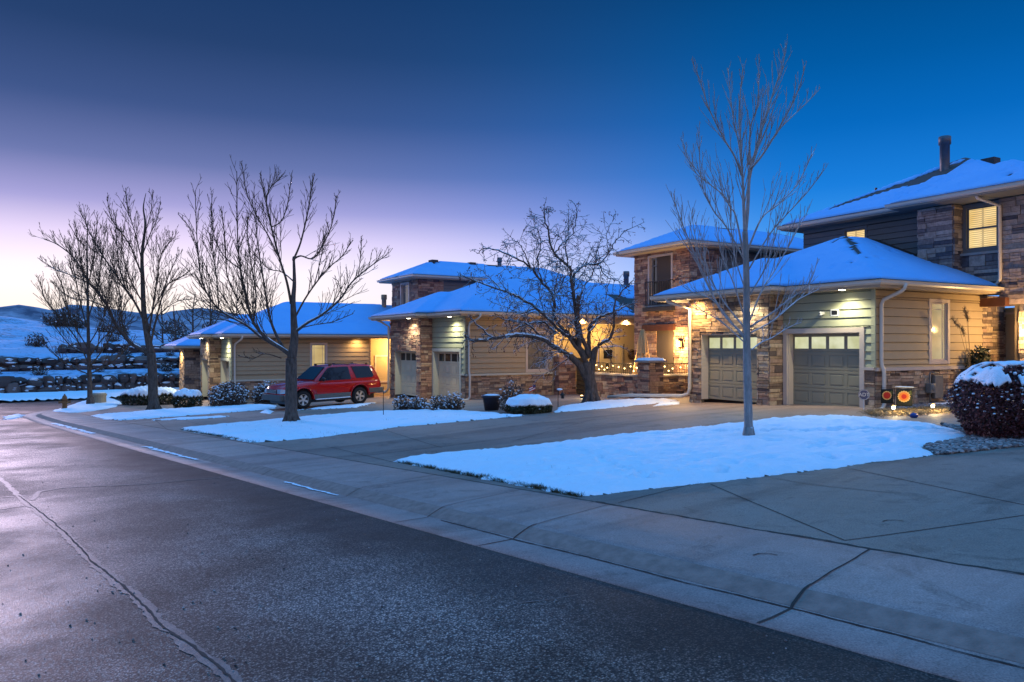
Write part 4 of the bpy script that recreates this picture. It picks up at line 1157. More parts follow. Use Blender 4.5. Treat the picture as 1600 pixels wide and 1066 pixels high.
# upper storey
def bareB2(u, v, n1, n2):
    uu, vv = u - 12.0, v
    if abs(uu) < 0.25 + .2 * n2 and (vv < 5.0 or 8.2 < vv < 9.4): return 1
    return -1
UB = (10.35, 13.9)
upper_block(Bh, UB[0], UB[1], 2.8, 13.0, 6.36, 'stone_red', (11.55, 12.55), (4.55, 6.0), 'glass_curtain', 15.0, 15, 1.0, (), bareB2)
mb = MB(); mb.ball((-(UB[0] - 0.1), 6.1, 5.75), (0.12, 0.12, 0.14), 8, 6); A_ = mb.build('flood_lamp', 'white_plastic', Bh.e)
for (u, v) in ((12.0, 4.4), (12.0, 7.0)): mb = MB(); Bh.box(mb, u - .25, u + .25, v, v + .4, 7.3, 7.52); mb.build('roof_vent', 'shingles', Bh.e)
vent_pipe(Bh, 11.9, 9.2, 7.2, 7.95, 0.13); vent_pipe(Bh, 3.4, 12.2, 5.2, 6.55, 0.14)
for v in (8.8, 12.7): mb = MB(); Bh.box(mb, 3.3, 3.75, v, v + .4, 5.42, 5.62); mb.build('roof_vent', 'shingles', Bh.e)
# left downspout of B's garage
Bh.pipe([(7.3, -1.13, 3.75), (6.95, -0.9, 3.6), (6.42, -0.74, 3.35), (6.42, -0.74, 0.3), (6.6, -0.8, 0.12), (8.2, -1.2, 0.02)], 0.055)

# ---------------------------------------------------------------- HOUSE C (left)
Ch = House((-14.35, 39.0), 30.0, -2.95, 'house', 'low stone and siding house on the left with snowy hip roof behind the red car', 'house', 31)
garage_wing(Ch, 'garage_cream', 'glass_dark', 7.3, 'siding_tan', 'siding_sage', (4.1, 4.85, 1.55, 3.0, 'pane_far'), 'stone_tan', 'stone_tan', floor_to_soffit=3.34,
            roof_v1=40, roof_clip=lambda u, v: v < 13, bare=lambda u, v, n1, n2: 1 if abs(u - 3.65) < .2 + .2 * n2 and 9.3 < v < 10.4 else -1, cell=0.16, seed=9, power=280, base_drop=0.4, eave_v1=13, trim_mat='trim_sage')
Ch.panel('s', 1.0, 7.3, 13, -0.3, 3.36, -0.1, 0.0, 'stucco', 'porch_wall'); Ch.panel('f', 7.3, 0, 1.0, -.3, 3.36, -0.12, 0.0, 'siding_tan', 'porch_wall')
Ch.panel('s', 1.0, 9.4, 10.4, -0.2, 2.2, 0.0, 0.03, 'door_cream', 'front_door')
Ch.window('s', 1.0, 8.1, 8.9, 0.9, 2.3, 'pane_warm', 'trim', 0.09, 'none')
lamp('light', 'POINT', Ch.L(0.1, 9.2, 2.8), 330, GOLD, Ch.e, 0.15)
vent_pipe(Ch, 3.2, 9.4, 5.0, 6.05, 0.14, 'box_tan')
mb = MB(); Ch.box(mb, 3.3, 3.8, 5.6, 6.1, 5.12, 5.32); mb.build('roof_vent', 'shingles', Ch.e)
# wreath hung on C's side wall
mb = MB()
for i in range(18):
    a = i / 18 * 6.283; mb.ball((0.06, 6.35 + 0.2 * math.cos(a), 1.75 + 0.16 * math.sin(a)), 0.06, 6, 4, 0, 0.4)
mb.build('wall_ornament', 'iron', Ch.e)
[Ch.can_light(-0.40, v_, 3.34, w_, WARM, 156, (-0.9, 0), 'added_bulb') for v_, w_ in ((6.6, 70),)]  # added soffit lamp, unseen, warms the side wall

# ---------------------------------------------------------------- HOUSE D (far left, mostly hidden)
Dh = House((-20.2, 47.0), 30.0, -3.0, 'house', 'farthest low house, dark stone side and one lit stone pillar', 'house', 41)
Dh.stones('f', 0, 0, 2.4, -0.3, 2.75, (), mat='stone_tan'); Dh.stones('s', 0, 0, 4, -0.3, 2.75, (), mat='stone_grey', H=0.3, wscale=1.4)
Dh.stones('l', 2.4, 0, 4, -0.3, 2.75, (), mat='stone_tan')
Dh.roof([(-0.6, 6.6, -0.6, 9)], 2.96, 0.46, None, None, 0.16, 19); Dh.eave_edge([(6.6, 9), (6.6, -.6), (-.6, -.6), (-.6, 9)], 2.94)
Dh.soffit([(6.59, -.59), (-.59, -.59), (-.59, 9), (6.59, 9)], 2.78)
lamp('light', 'SPOT', Dh.L(1.2, -0.35, 2.7), 300, (1, .72, .3), Dh.e, 0.06, Dh.L(1.2, -0.2, 0), 150, .8)

# ---------------------------------------------------------------- courtyard wall with pillar, rail and lights
PW = A.W(9.75, 0.27, 0); CW = House((PW.x, PW.y), 29.4, -2.14, 'courtyard_wall', 'low stone courtyard wall with capped corner pillar and iron rail', 'wall', 55)
wl, wr = 3.75, 2.75
CW.stones('f', 0.0, 0.38, wl, -0.2, 0.92, (), mat='stone_red'); CW.stones('s', 0.38, 0.2, wr, -0.2, 0.92, (), mat='stone_tan')
CW.panel('f', 0.0, 0.40, wl, 0.925, 1.0, -0.30, 0.07, 'cap_stone', 'coping'); CW.panel('s', 0.38, 0.40, wr, 0.925, 1.0, -0.30, 0.07, 'cap_stone', 'coping')
CW.stones('f', -0.07, -0.15, 0.55, -0.2, 1.48, (), mat='stone_red', name='pillar'); CW.stones('s', -0.15, -0.07, 0.6, -0.2, 1.48, (), mat='stone_tan', name='pillar'); CW.stones('l', 0.55, -0.07, 0.6, 0.9, 1.48, (), mat='stone_red', name='pillar')
mb = MB(); CW.box(mb, -0.26, 0.66, -0.18, 0.72, 1.48, 1.57); cp = bevel(mb.build('pillar_cap', 'cap_stone', CW.e), 0.03)
mb = MB(); N = 8
for i in range(N + 1):
    for j in range(N + 1):
        a, b = i / N, j / N; e = min(a, 1 - a, b, 1 - b); mb.v.append((0.26 - 0.92 * a, -0.18 + 0.9 * b, 1.57 + (0.10 * (1 - math.exp(-e * 14)) if e > 0 else 0.0)))
for i in range(N):
    for j in range(N): mb.f.append((i * 9 + j, (i + 1) * 9 + j, (i + 1) * 9 + j + 1, i * 9 + j + 1)); mb.mi.append(0)
mb.build('snow', 'snow', cp, True)
mb = MB()
def rail(kind, c, a0, a1):
    CW.slab(mb, kind, c, a0, a1, 1.40, 1.43, -0.13, -0.10); CW.slab(mb, kind, c, a0, a1, 1.06, 1.08, -0.125, -0.105)
    n = int((a1 - a0) / 0.12)
    for i in range(n + 1): a = a0 + (a1 - a0) * i / n; CW.slab(mb, kind, c, a - .007, a + .007, 1.0, 1.40, -0.122, -0.108)
rail('f', 0.0, 0.6, wl); rail('s', 0.38, 0.62, wr); mb.build('railing', 'iron', CW.e)
# string lights on the rail (own thing)
SL = empty('string_lights', CW.e.location, CW.e.rotation_euler.z, 'glowing string of small warm bulbs wound along the iron rail', 'string lights')
cb = MB(); bl = []; gg = random.Random(3)
def string(kind, a0, a1, n):
    P = []
    for i in range(n):
        t = i / (n - 1); a = a0 + (a1 - a0) * t; z = 1.27 + 0.05 * math.sin(i * 2.1) ; 
        p = (-a, -0.02, z) if kind == 'f' else (-(0.38 - 0.02), a, z); P.append(p)
    Q = []
    for i, p in enumerate(P):
        Q.append(p)
        if i < n - 1: Q.append(((p[0] + P[i + 1][0]) / 2, (p[1] + P[i + 1][1]) / 2, 1.14))
    cb.tube(Q, 0.008, 4); bl.extend(P); bl.extend([q for q in Q[1::2] if gg.random() < 0.35])
string('f', 0.68, wl, 9); string('s', 0.7, wr, 6)
cb.build('cable', 'iron', SL)
for p in bl:
    m_ = MB(); m_.ball(p, 0.026, 8, 6); m_.build('bulb', 'fairy', SL, True)
for (a, k) in ((1.3, 'f'), (2.2, 'f'), (3.1, 'f'), (1.2, 's'), (2.1, 's')):
    p = (-a, -0.12, 1.2) if k == 'f' else (-(0.24), a, 1.2); lamp('light', 'POINT', p, 14.0, GOLD, SL, 0.03)
lamp('light', 'POINT', (-1.8, 0.5, 1.5), 60, GOLD, SL, 0.1); lamp('light', 'POINT', (-0.9, 1.4, 1.5), 60, GOLD, SL, 0.1)

# folded patio umbrella standing in the courtyard
up = at(1004, 560, 30.6); um = empty('patio_umbrella', (up.x, up.y, -1.95), 0.3, 'folded tan canvas patio umbrella standing in the courtyard', 'umbrella')
mb = MB(); mb.tube([(0, 0, 0), (0, 0, 2.62)], 0.025, 8); mb.build('pole', 'copper', um)
mb = MB(); k = 0; S = 40
prof = [(0.05, 2.6), (0.10, 2.45), (0.17, 2.1), (0.21, 1.75), (0.25, 1.4), (0.31, 1.0), (0.37, 0.72), (0.38, 0.68)]
for r, z in prof:
    for q in range(S):
        w = 2 * math.pi * q / S; rr = r * (1 + 0.24 * math.cos(8 * w)) * (1 if z > 1.8 or z < 1.6 else 0.94); mb.v.append((rr * math.cos(w), rr * math.sin(w), z))
for i in range(len(prof) - 1):
    for q in range(S): e = (q + 1) % S; mb.f.append((i * S + q, i * S + e, (i + 1) * S + e, (i + 1) * S + q)); mb.mi.append(0)
mb.build('canopy', 'canvas', um, True)
mb = MB(); mb.lathe([(0.22, 1.62), (0.235, 1.66), (0.22, 1.70)], (0, 0, 0), 20); mb.build('strap', 'canvas', um)
mb = MB(); mb.lathe([(0.28, 0), (0.28, 0.06), (0.06, 0.12)], (0, 0, 0), 16); mb.build('base', 'iron', um)

# iron gate between house B and the courtyard wall
gp0 = CW.W(wl + 0.05, 0.0, 0); gp1 = Bh.W(-0.35, 5.8, 0)
gp0, gp1 = gp1, gp0; ga = math.atan2(gp1.y - gp0.y, gp1.x - gp0.x); gl = min(2.4, math.hypot(gp1.x - gp0.x, gp1.y - gp0.y))
gt = empty('garden_gate', (gp0.x, gp0.y, -2.32), ga, 'dark iron garden gate with square grid behind the crabapple trunk', 'gate')
mb = MB()
for i in range(17): x = gl * i / 16; mb.box((x - .012, -.012, 0.05), (x + .012, .012, 1.75))
for z in (0.08, 0.30, 0.52, 0.74, 0.96, 1.18, 1.40, 1.56, 1.72): mb.box((0, -.0135, z - .014), (gl, .0135, z + .014))
mb.build('bars', 'iron', gt)
mb = MB(); mb.box((gl * .9, -.03, 0.9), (gl * .98, .03, 1.05)); mb.build('latch', 'iron', gt)
# ---------------------------------------------------------------- trees
def perp(d, ang, az):
    d = d.normalized(); a = d.cross(Vector((0, 0, 1)))
    if a.length < 1e-3: a = d.cross(Vector((1, 0, 0)))
    a.normalize(); b = d.cross(a)
    return (d * math.cos(ang) + (a * math.cos(az) + b * math.sin(az)) * math.sin(ang)).normalized()

class Tree:
    def __init__(s, name, base, seed, label, group=None, bark='bark_dark', twig='twig_dark', rmin=0.006, up=0.25, droop=0.0, wig=0.12, cat='tree', vtrunk=False):
        s.g = random.Random(seed); s.base = Vector(base); s.e = empty(name, s.base, 0, label, cat, group)
        s.tr = MB(); s.cr = MB(); s.sn = MB(); s.bark, s.twig = bark, twig; s.rmin = rmin; s.up = up; s.droop = droop; s.wig = wig; s.tips = []
    def smooth(s, P, n=5):
        P = [Vector(p) for p in P]; out = []
        for i in range(len(P) - 1):
            p0 = P[max(i - 1, 0)]; p1 = P[i]; p2 = P[i + 1]; p3 = P[min(i + 2, len(P) - 1)]
            for k in range(n):
                t = k / n; out.append(0.5 * ((2 * p1) + (p2 - p0) * t + (2 * p0 - 5 * p1 + 4 * p2 - p3) * t * t + (3 * p1 - p0 - 3 * p2 + p3) * t ** 3))
        out.append(P[-1]); return out
    def limb(s, pts, r0, r1, trunk=False, n=5, sides=None, jit=0.0, snow=0.0):
        Q = s.smooth(pts, n); m = len(Q)
        if jit: Q = [q + Vector((s.g.gauss(0, jit), s.g.gauss(0, jit), s.g.gauss(0, jit))) if 0 < i < m - 1 else q for i, q in enumerate(Q)]
        rad = [r0 + (r1 - r0) * (i / (m - 1)) ** 0.85 for i in range(m)]
        loc = [q - s.base for q in Q]
        (s.tr if trunk else s.cr).tube(loc, rad, sides or (10 if r0 > 0.06 else 6))
        if snow:
            k = int(m * snow); seg = []
            run = []
            for i in range(m):
                t = (Q[min(i + 1, m - 1)] - Q[max(i - 1, 0)]).normalized()
                ok = abs(t.z) < 0.8 and i < m * snow and mnoise.noise(Q[i] * 1.7) > -0.28
                if ok: run.append((loc[i] + Vector((0, 0, rad[i] * 0.75)), rad[i] * (0.75 - 0.45 * abs(t.z)) + 0.008))
                if (not ok or i == m - 1) and len(run) > 1:
                    s.sn.tube([p for p, _ in run], [0.004] + [r * s.g.uniform(.8, 1.15) for _, r in run[1:-1]] + [0.004] if len(run) > 2 else [0.004, 0.004], 6); run = []
                elif not ok: run = []
        return Q, rad
    def sprout(s, Q, rad, level, density, lmul, ang=(28, 58), t0=0.2, amp=1.0):
        density *= s.dm; lmul *= s.lm
        """side shoots along a polyline"""
        L = sum((b - a).length for a, b in zip(Q[:-1], Q[1:])); n = max(1, int(L * density)); az = s.g.uniform(0, 6.28)
        for k in range(n):
            t = t0 + (1 - t0) * (k + s.g.uniform(0.1, 0.9)) / n
            i = min(len(Q) - 2, int(t * (len(Q) - 1))); f = t * (len(Q) - 1) - i
            p = Q[i].lerp(Q[i + 1], f); d = (Q[i + 1] - Q[i]).normalized(); az += 2.4 + s.g.uniform(-.5, .5)
            dd = perp(d, R(s.g.uniform(*(s.sang or ang))), az); dd = (dd + Vector((0, 0, s.up - s.droop * s.g.random()))).normalized()
            r = max(s.rmin, min(rad[i] * 0.5, s.rmax))
            ln = lmul * L * (1 - 0.82 * t) * s.g.uniform(0.55, 1.15)
            s.grow(p, dd, ln, r, level)
    def grow(s, p, d, L, r, level):
        n = 4 if level > 0 else 3; Q = [p]; q = p.copy(); dd = d.copy()
        for i in range(n):
            dd = (dd + Vector((s.g.gauss(0, s.wig), s.g.gauss(0, s.wig), s.g.gauss(0, s.wig) + (s.up - s.droop) * 0.18))).normalized()
            q = q + dd * (L / n); Q.append(q)
        rad = [max(s.rmin * 0.75, r + (s.rmin * 0.7 - r) * i / n) for i in range(n + 1)]
        s.cr.tube([x - s.base for x in Q], rad, 4 if level > 0 else 3, False)
        s.tips.append(Q[-1])
        if level > 0:
            k = max(2, int(L * s.den[level - 1])); az = s.g.uniform(0, 6.28)
            for j in range(k):
                t = 0.2 + 0.75 * (j + s.g.uniform(.1, .9)) / k; i = min(n - 1, int(t * n)); f = t * n - i
                az += 2.4 + s.g.uniform(-.4, .4)
                c = perp((Q[i + 1] - Q[i]), R(s.g.uniform(*s.cang)), az); c = (c + Vector((0, 0, s.up * 0.8 - s.droop * s.g.random()))).normalized()
                s.grow(Q[i].lerp(Q[i + 1], f), c, L * s.g.uniform(0.28, 0.6) * (1 - 0.4 * t), max(s.rmin, r * 0.6), level - 1)
    den = (6, 4, 3); cang = (28, 60); sang = None; dm = 1.0; lm = 1.0; rmax = 0.016
    def finish(s, flare=True):
        s.tr.build('trunk', s.bark, s.e, True); s.cr.build('crown', s.twig, s.e, True)
        if s.sn.f: s.sn.build('snow', 'snow', s.e, True)['kind'] = 'stuff'
        return s.e
def px_limb(px, Y0, dY, g, base=None):
    """picture outline carried to its own depth, wandering dY metres in depth along the limb"""
    n = len(px); out = []
    for i, (a, b) in enumerate(px):
        t = i / max(1, n - 1); out.append(at(a, b, Y0 + dY * t))
    return out
def trunk_base(t, p, r, n=7, spread=1.7):
    g = t.g
    for i in range(n):
        a = 6.283 * i / n + g.uniform(-.3, .3); c, s_ = math.cos(a), math.sin(a); rr = r * spread * g.uniform(.8, 1.15)
        t.tr.tube([Vector((c * r * .55, s_ * r * .55, r * 2.6)), Vector((c * r * .8, s_ * r * .8, r * 1.1)), Vector((c * rr, s_ * rr, 0.0)), Vector((c * rr * 1.5, s_ * rr * 1.5, -0.15))], [r * .45, r * .5, r * .36, r * .2], 7)

# T1 tall pale street tree in the near lawn
b = unp(1170, 687); Y = b.y
T = Tree('tree', b, 101, 'tall slender leafless tree with pale grey trunk in the near snowy lawn', 'bare street trees', 'bark_pale', 'twig_pale', 0.0048, 0.42, 0, 0.06)
T.rmax = .0105; T.den = (3.2, 3, 2); T.dm = 1.5; T.lm = 1.75; T.cang = (14, 32); T.sang = (14, 34); T.wig = .035
Q, r_ = T.limb([b + Vector((0, 0, -.1)), at(1169, 640, Y), at(1167, 560, Y), at(1166.5, 480, Y), at(1166, 420, Y), at(1164, 362, Y)], 0.085, 0.050, True, 6)
trunk_base(T, b, 0.09, 7, 1.05)
L1, rl = T.limb(px_limb([(1164, 362), (1162, 320), (1160.5, 284), (1157, 223), (1156, 165), (1161, 100)], Y, -0.3, T.g), 0.036, 0.006, False)
T.sprout(L1, rl, 1, 5, 0.22, (18, 38), 0.15)
L2, rl2 = T.limb(px_limb([(1164.5, 362), (1168, 328), (1172, 265), (1183, 232), (1194, 189), (1211, 137), (1223, 102), (1227, 72)], Y, 0.4, T.g), 0.040, 0.006)
T.sprout(L2, rl2, 1, 5, 0.22, (18, 38), 0.2)
T1L = [([(1159, 275), (1148, 245), (1134, 222), (1126, 207), (1107, 168), (1094, 126), (1084, 104)], -0.8, .022), ([(1160, 272), (1154, 223), (1148, 199), (1141, 150), (1138, 109)], 0.5, .016),
       ([(1172, 265), (1190, 244), (1214, 206), (1235, 168), (1249, 136), (1258, 102)], -0.5, .023), ([(1170, 258), (1173, 199), (1184, 160), (1186, 92)], -0.4, .018),
       ([(1215, 204), (1240, 180), (1263, 158), (1280, 140)], .4, .012), ([(1166, 420), (1150, 340), (1141, 324), (1128, 303), (1093, 276), (1079, 258), (1066, 218)], 0.8, .020),
       ([(1165, 410), (1135, 355), (1114, 328), (1096, 285), (1092, 206)], -0.9, .017), ([(1168, 392), (1190, 341), (1214, 321), (1245, 289), (1271, 237)], 0.7, .020),
       ([(1168, 425), (1200, 370), (1225, 340), (1262, 300), (1285, 268)], -0.6, .016),
       ([(1162, 524), (1127, 486), (1100, 430), (1082, 388), (1066, 350), (1050, 308)], -0.9, .022), ([(1163, 512), (1130, 470), (1107, 430), (1090, 388), (1080, 330)], 0.8, .018), ([(1164, 498), (1145, 440), (1128, 400), (1118, 350)], .9, .015),
       ([(1173, 510), (1205, 490), (1220, 478), (1248, 458), (1266, 440), (1278, 405)], -.6, .020), ([(1172, 500), (1190, 455), (1215, 415), (1240, 370), (1262, 330)], .9, .018), ([(1174, 547), (1190, 535), (1206, 528), (1232, 512), (1252, 504)], .5, .013),
       ([(1163, 535), (1130, 505), (1105, 490), (1080, 480)], -.5, .013), ([(1163, 530), (1117, 472), (1085, 458), (1066, 447)], .6, .013), ([(1173, 520), (1210, 500), (1245, 470), (1280, 452)], .9, .014), ([(1172, 460), (1195, 420), (1208, 380), (1222, 330)], -.9, .014), ([(1165, 455), (1148, 400), (1142, 350), (1140, 300)], -1.0, .014)]
for px, dy, r in T1L:
    q, rr = T.limb(px_limb(px, Y, dy, T.g), r, 0.0055); T.sprout(q, rr, 1, 5.5, 0.26, (20, 42), 0.2)
T.finish()

# T2 dark branching tree beside the red car
b = unp(455, 661); Y = b.y
T = Tree('tree', b, 202, 'leafless dark tree with wide angular limbs in front of the red car', 'bare street trees', 'bark_dark', 'twig_dark', 0.0075, 0.34, 0, 0.08)
T.den = (4.5, 4, 3); T.rmax = .0115; T.dm = 2.5; T.lm = 1.9; T.cang = (22, 55); T.sang = (16, 44); T.wig = .06
T.limb([b + Vector((0, 0, -.1)), at(455, 625, Y), at(455, 590, Y), at(455, 560, Y)], 0.19, 0.165, True, 6, 14); trunk_base(T, b, 0.17, 8, 1.5)
T.limb(px_limb([(455, 565), (460, 529), (459, 500), (458, 470), (460, 442), (459, 405)], Y, 0.0, T.g), 0.150, 0.036, True)
T2L = [([(459, 405), (470, 378), (481, 331), (486, 299), (489, 280)], .4, .045), ([(455, 556), (440, 545), (417, 529), (396, 504), (386, 471), (376, 421), (371, 364), (370, 268)], -.6, .10), ([(430, 540), (405, 525), (384, 508), (342, 483), (318, 446), (309, 393), (305, 298)], -1.3, .065),
       ([(309, 393), (300, 362), (278, 334)], -.3, .018), ([(445, 548), (430, 520), (420, 490), (413, 446), (402, 376), (400, 330)], .8, .07), ([(455, 475), (448, 440), (437, 405), (424, 355), (416, 314), (424, 292), (437, 280)], .6, .06),
       ([(437, 405), (420, 370), (400, 335), (385, 300), (379, 262)], -.5, .03), ([(424, 355), (440, 345), (450, 315), (456, 270)], .5, .028), ([(416, 314), (410, 290), (407, 270)], -.2, .018), ([(459, 500), (475, 470), (491, 446), (512, 420), (535, 400), (548, 378)], .9, .045),
       ([(459, 405), (470, 400), (491, 403), (512, 368), (521, 340), (526, 306)], -.7, .04), ([(459, 521), (480, 505), (503, 492), (532, 467), (549, 442), (578, 417), (605, 398)], -1.0, .065), ([(560, 430), (564, 395), (565, 372)], .1, .016), ([(535, 462), (528, 440), (522, 436)], .1, .014),
       ([(460, 515), (490, 508), (520, 503), (552, 490)], .8, .028), ([(376, 421), (350, 400), (335, 370), (330, 330)], .6, .026), ([(384, 508), (350, 500), (320, 498), (300, 490)], .8, .022), ([(342, 483), (338, 430), (332, 380), (331, 306)], .5, .028), ([(396, 504), (400, 460), (392, 410), (386, 360), (388, 340)], .5, .035),
       ([(440, 560), (415, 553), (395, 560), (372, 556)], -.4, .028), ([(372, 470), (355, 430), (352, 380), (346, 330)], -.9, .028), ([(491, 446), (500, 410), (506, 380), (512, 350)], .3, .022), ([(459, 440), (440, 425), (420, 420), (400, 400)], .9, .03)]
for px, dy, r in T2L:
    q, rr = T.limb(px_limb(px, Y, dy, T.g), r * .75, 0.011, r > .06, snow=0.5 if r > .06 else 0); T.sprout(q, rr, 1, 3.2, 0.24, (25, 55), 0.25)
q0 = at(459, 405, Y)
T.tr.ball(tuple(q0 - T.base + Vector((.0, 0, .0))), (.05, .05, .09), 9, 7, 0, .1, T.g)
T.finish()

# T3 and T4 further along the street
b = unp(240, 641); Y = b.y
T = Tree('tree', b, 303, 'large dark leafless tree standing by the snow capped hedges', 'bare street trees', 'bark_dark', 'twig_dark', 0.0085, 0.30, 0, 0.09)
T.rmax = .0125; T.den = (4.2, 3.4, 2); T.dm = 3.0; T.lm = 2.0; T.cang = (18, 42); T.sang = (16, 40); T.wig = .06
T.limb([b + Vector((0, 0, -.1)), at(239, 610, Y), at(238, 575, Y), at(236, 552, Y)], 0.22, 0.185, True, 6, 12); trunk_base(T, b, 0.2, 8, 1.4)
T.limb(px_limb([(236, 555), (230, 522), (225, 489), (223, 440), (222, 398), (227, 352), (224, 325), (228, 302)], Y, .4, T.g), 0.17, 0.010, True)
T3L = [([(234, 553), (215, 543), (201, 533), (179, 504), (170, 482), (152, 455), (139, 442), (117, 405), (91, 383), (69, 374)], -1.2, .15), ([(227, 505), (212, 475), (197, 453), (164, 405), (139, 361), (132, 335)], .9, .09), ([(224, 436), (212, 405), (201, 380), (175, 343), (168, 312)], -.8, .06),
       ([(235, 540), (245, 495), (259, 449), (278, 436), (296, 424)], .8, .075), ([(233, 520), (245, 440), (252, 398), (274, 369)], -1.0, .07), ([(223, 398), (235, 365), (245, 343), (251, 315)], .5, .04), ([(225, 370), (236, 330), (238, 300)], -.6, .03), ([(222, 410), (210, 360), (200, 330), (197, 300)], .7, .04),
       ([(197, 453), (185, 410), (182, 370), (180, 335)], .8, .045), ([(164, 405), (145, 390), (125, 378), (108, 350)], -.5, .035), ([(139, 442), (110, 430), (85, 420), (62, 405)], .6, .035), ([(170, 482), (140, 470), (110, 465), (80, 440)], .9, .04), ([(245, 495), (262, 480), (280, 470), (300, 468)], -.6, .03), ([(230, 500), (250, 465), (268, 420), (280, 395)], 1.2, .045), ([(201, 533), (190, 500), (188, 460), (172, 420)], 1.4, .06), ([(227, 480), (205, 440), (192, 400), (190, 360)], -1.3, .05)]
for px, dy, r in T3L:
    q, rr = T.limb(px_limb(px, Y, dy, T.g), r * .68, 0.014, r > .1, snow=0.3 if r > .1 else 0); T.sprout(q, rr, 2, 2.0, 0.25, (25, 52), 0.12)
T.finish()
b = unp(141, 633); Y = b.y
T = Tree('tree', b, 404, 'thin leafless tree by the corner near the yellow hydrant', 'bare street trees', 'bark_dark', 'twig_dark', 0.0085, 0.38, 0, 0.08)
T.rmax = .0125; T.den = (4.0, 3.2, 2); T.dm = 3.0; T.lm = 2.0; T.cang = (18, 42); T.sang = (16, 40); T.wig = .06
T.limb([b + Vector((0, 0, -.1)), at(140.5, 610, Y), at(139.5, 575, Y), at(138, 520, Y), at(137, 450, Y), at(136, 395, Y), at(137, 345, Y)], 0.15, 0.02, True, 6, 9); trunk_base(T, b, 0.16, 6, 1.2)
T4L = [([(139, 570), (120, 530), (95, 500), (72, 470), (62, 440)], .6), ([(139, 575), (165, 540), (185, 500), (200, 470)], -.6), ([(138, 545), (112, 500), (98, 450), (84, 415)], -.9), ([(138, 540), (160, 500), (172, 450), (180, 410)], .9), ([(138, 520), (125, 470), (115, 420), (108, 385)], .5), ([(137, 500), (152, 450), (160, 400), (164, 360)], -.5), ([(137, 470), (128, 420), (122, 380), (118, 350)], -.4), ([(137, 450), (145, 410), (150, 370), (152, 340)], .4),
       ([(139, 585), (105, 570), (80, 548), (60, 530)], -.5), ([(139, 585), (170, 570), (195, 548), (210, 530)], .5), ([(139, 555), (110, 540), (85, 510), (70, 500)], .9), ([(138, 560), (165, 525), (195, 510), (215, 500)], .8)]
for px, dy in T4L:
    q, rr = T.limb(px_limb(px, Y, dy, T.g), .036, 0.012); T.sprout(q, rr, 2, 2.2, 0.26, (22, 48), 0.15)
T.finish()

# T5 crabapple
b = unp(924, 629); Y = b.y
T = Tree('crabapple_tree', b, 505, 'gnarled spreading crabapple with berries and snow lying along its limbs', None, 'bark_crab', 'twig_crab', 0.0085, 0.10, 0.26, 0.24)
T.den = (7, 5, 3); T.dm = 2.8; T.lm = 1.9
T.limb([b + Vector((0, 0, -.15)), at(924, 610, Y), at(921, 590, Y), at(916, 566, Y)], 0.235, 0.20, True, 6, 14); trunk_base(T, b, 0.21, 8, 1.4)
T.limb(px_limb([(922, 590), (927, 560), (930, 545)], Y, .0, T.g), 0.15, 0.11, True); T.limb(px_limb([(919, 595), (905, 570), (890, 556)], Y, -.2, T.g), 0.14, 0.11, True)
T5L = [([(912, 580), (897, 562), (884, 552), (868, 543), (845, 529), (811, 524), (790, 526), (770, 530), (740, 533), (726, 524)], -1.6, .17, .05), ([(770, 530), (758, 518), (740, 502), (732, 492)], .2, .06, .02),
       ([(916, 570), (905, 535), (902, 500), (903, 478), (905, 462)], -.5, .16, .10), ([(918, 560), (905, 540), (890, 525), (868, 499), (864, 462), (848, 442), (828, 418), (801, 401), (764, 388), (745, 396)], .4, .14, .02),
       ([(920, 556), (905, 510), (897, 470), (894, 445), (889, 418), (865, 394), (856, 361), (850, 335), (855, 323)], -.9, .14, .02), ([(867, 396), (880, 380), (895, 364), (902, 334), (897, 316)], .5, .05, .015),
       ([(895, 450), (897, 430), (909, 418), (920, 412), (936, 413), (950, 395), (962, 376), (977, 361), (1007, 347)], .8, .09, .015), ([(926, 556), (930, 545), (940, 536), (953, 529), (959, 509), (960, 475), (972, 455), (990, 438)], -.8, .13, .02),
       ([(922, 558), (920, 520), (925, 505), (940, 495), (956, 489), (975, 480), (992, 471)], .9, .12, .03), ([(912, 562), (895, 535), (878, 519), (838, 482), (810, 465), (787, 455), (740, 438), (722, 430)], -1.2, .12, .02),
       ([(845, 529), (830, 510), (812, 503), (790, 500), (770, 492)], -.9, .06, .018), ([(868, 520), (850, 505), (830, 505), (808, 512), (795, 520)], .9, .07, .018), ([(903, 478), (912, 450), (925, 430), (932, 400), (940, 370)], 1.3, .06, .015), ([(889, 418), (884, 390), (888, 360), (887, 330)], 1.0, .04, .014), ([(848, 442), (840, 410), (845, 380), (838, 355), (830, 340)], 1.1, .05, .014), ([(828, 418), (815, 385), (800, 375), (785, 380)], -.6, .035, .014),
       ([(936, 413), (945, 430), (965, 440), (985, 455)], -.6, .04, .014), ([(950, 395), (948, 370), (955, 350), (960, 335)], .6, .03, .012), ([(787, 455), (770, 440), (755, 425), (742, 420)], .7, .035, .014), ([(838, 482), (815, 490), (795, 482), (765, 470)], 1.0, .05, .015), ([(864, 462), (880, 440), (875, 415), (880, 400)], .9, .04, .014), ([(920, 520), (935, 500), (945, 470), (950, 440)], 1.2, .05, .015), ([(801, 401), (790, 420), (775, 430)], -.4, .03, .012)]
for px, dy, r, re in T5L:
    q, rr = T.limb(px_limb(px, Y, dy, T.g), r * .62, re * .7, r > .09, jit=0.018, snow=0.85 if r > .055 else 0.4)
    T.sprout(q, rr, 2 if r > .055 else 1, 2.7, 0.17 if r > .055 else .3, (30, 75), 0.15)
bm_ = MB()
for p in T.tips:
    if T.g.random() < 0.16:
        for _ in range(T.g.randint(1, 3)): q = p - T.base + Vector((T.g.gauss(0, .05), T.g.gauss(0, .05), T.g.gauss(-.03, .03))); bm_.ball(q, T.g.uniform(.012, .022), 5, 4)
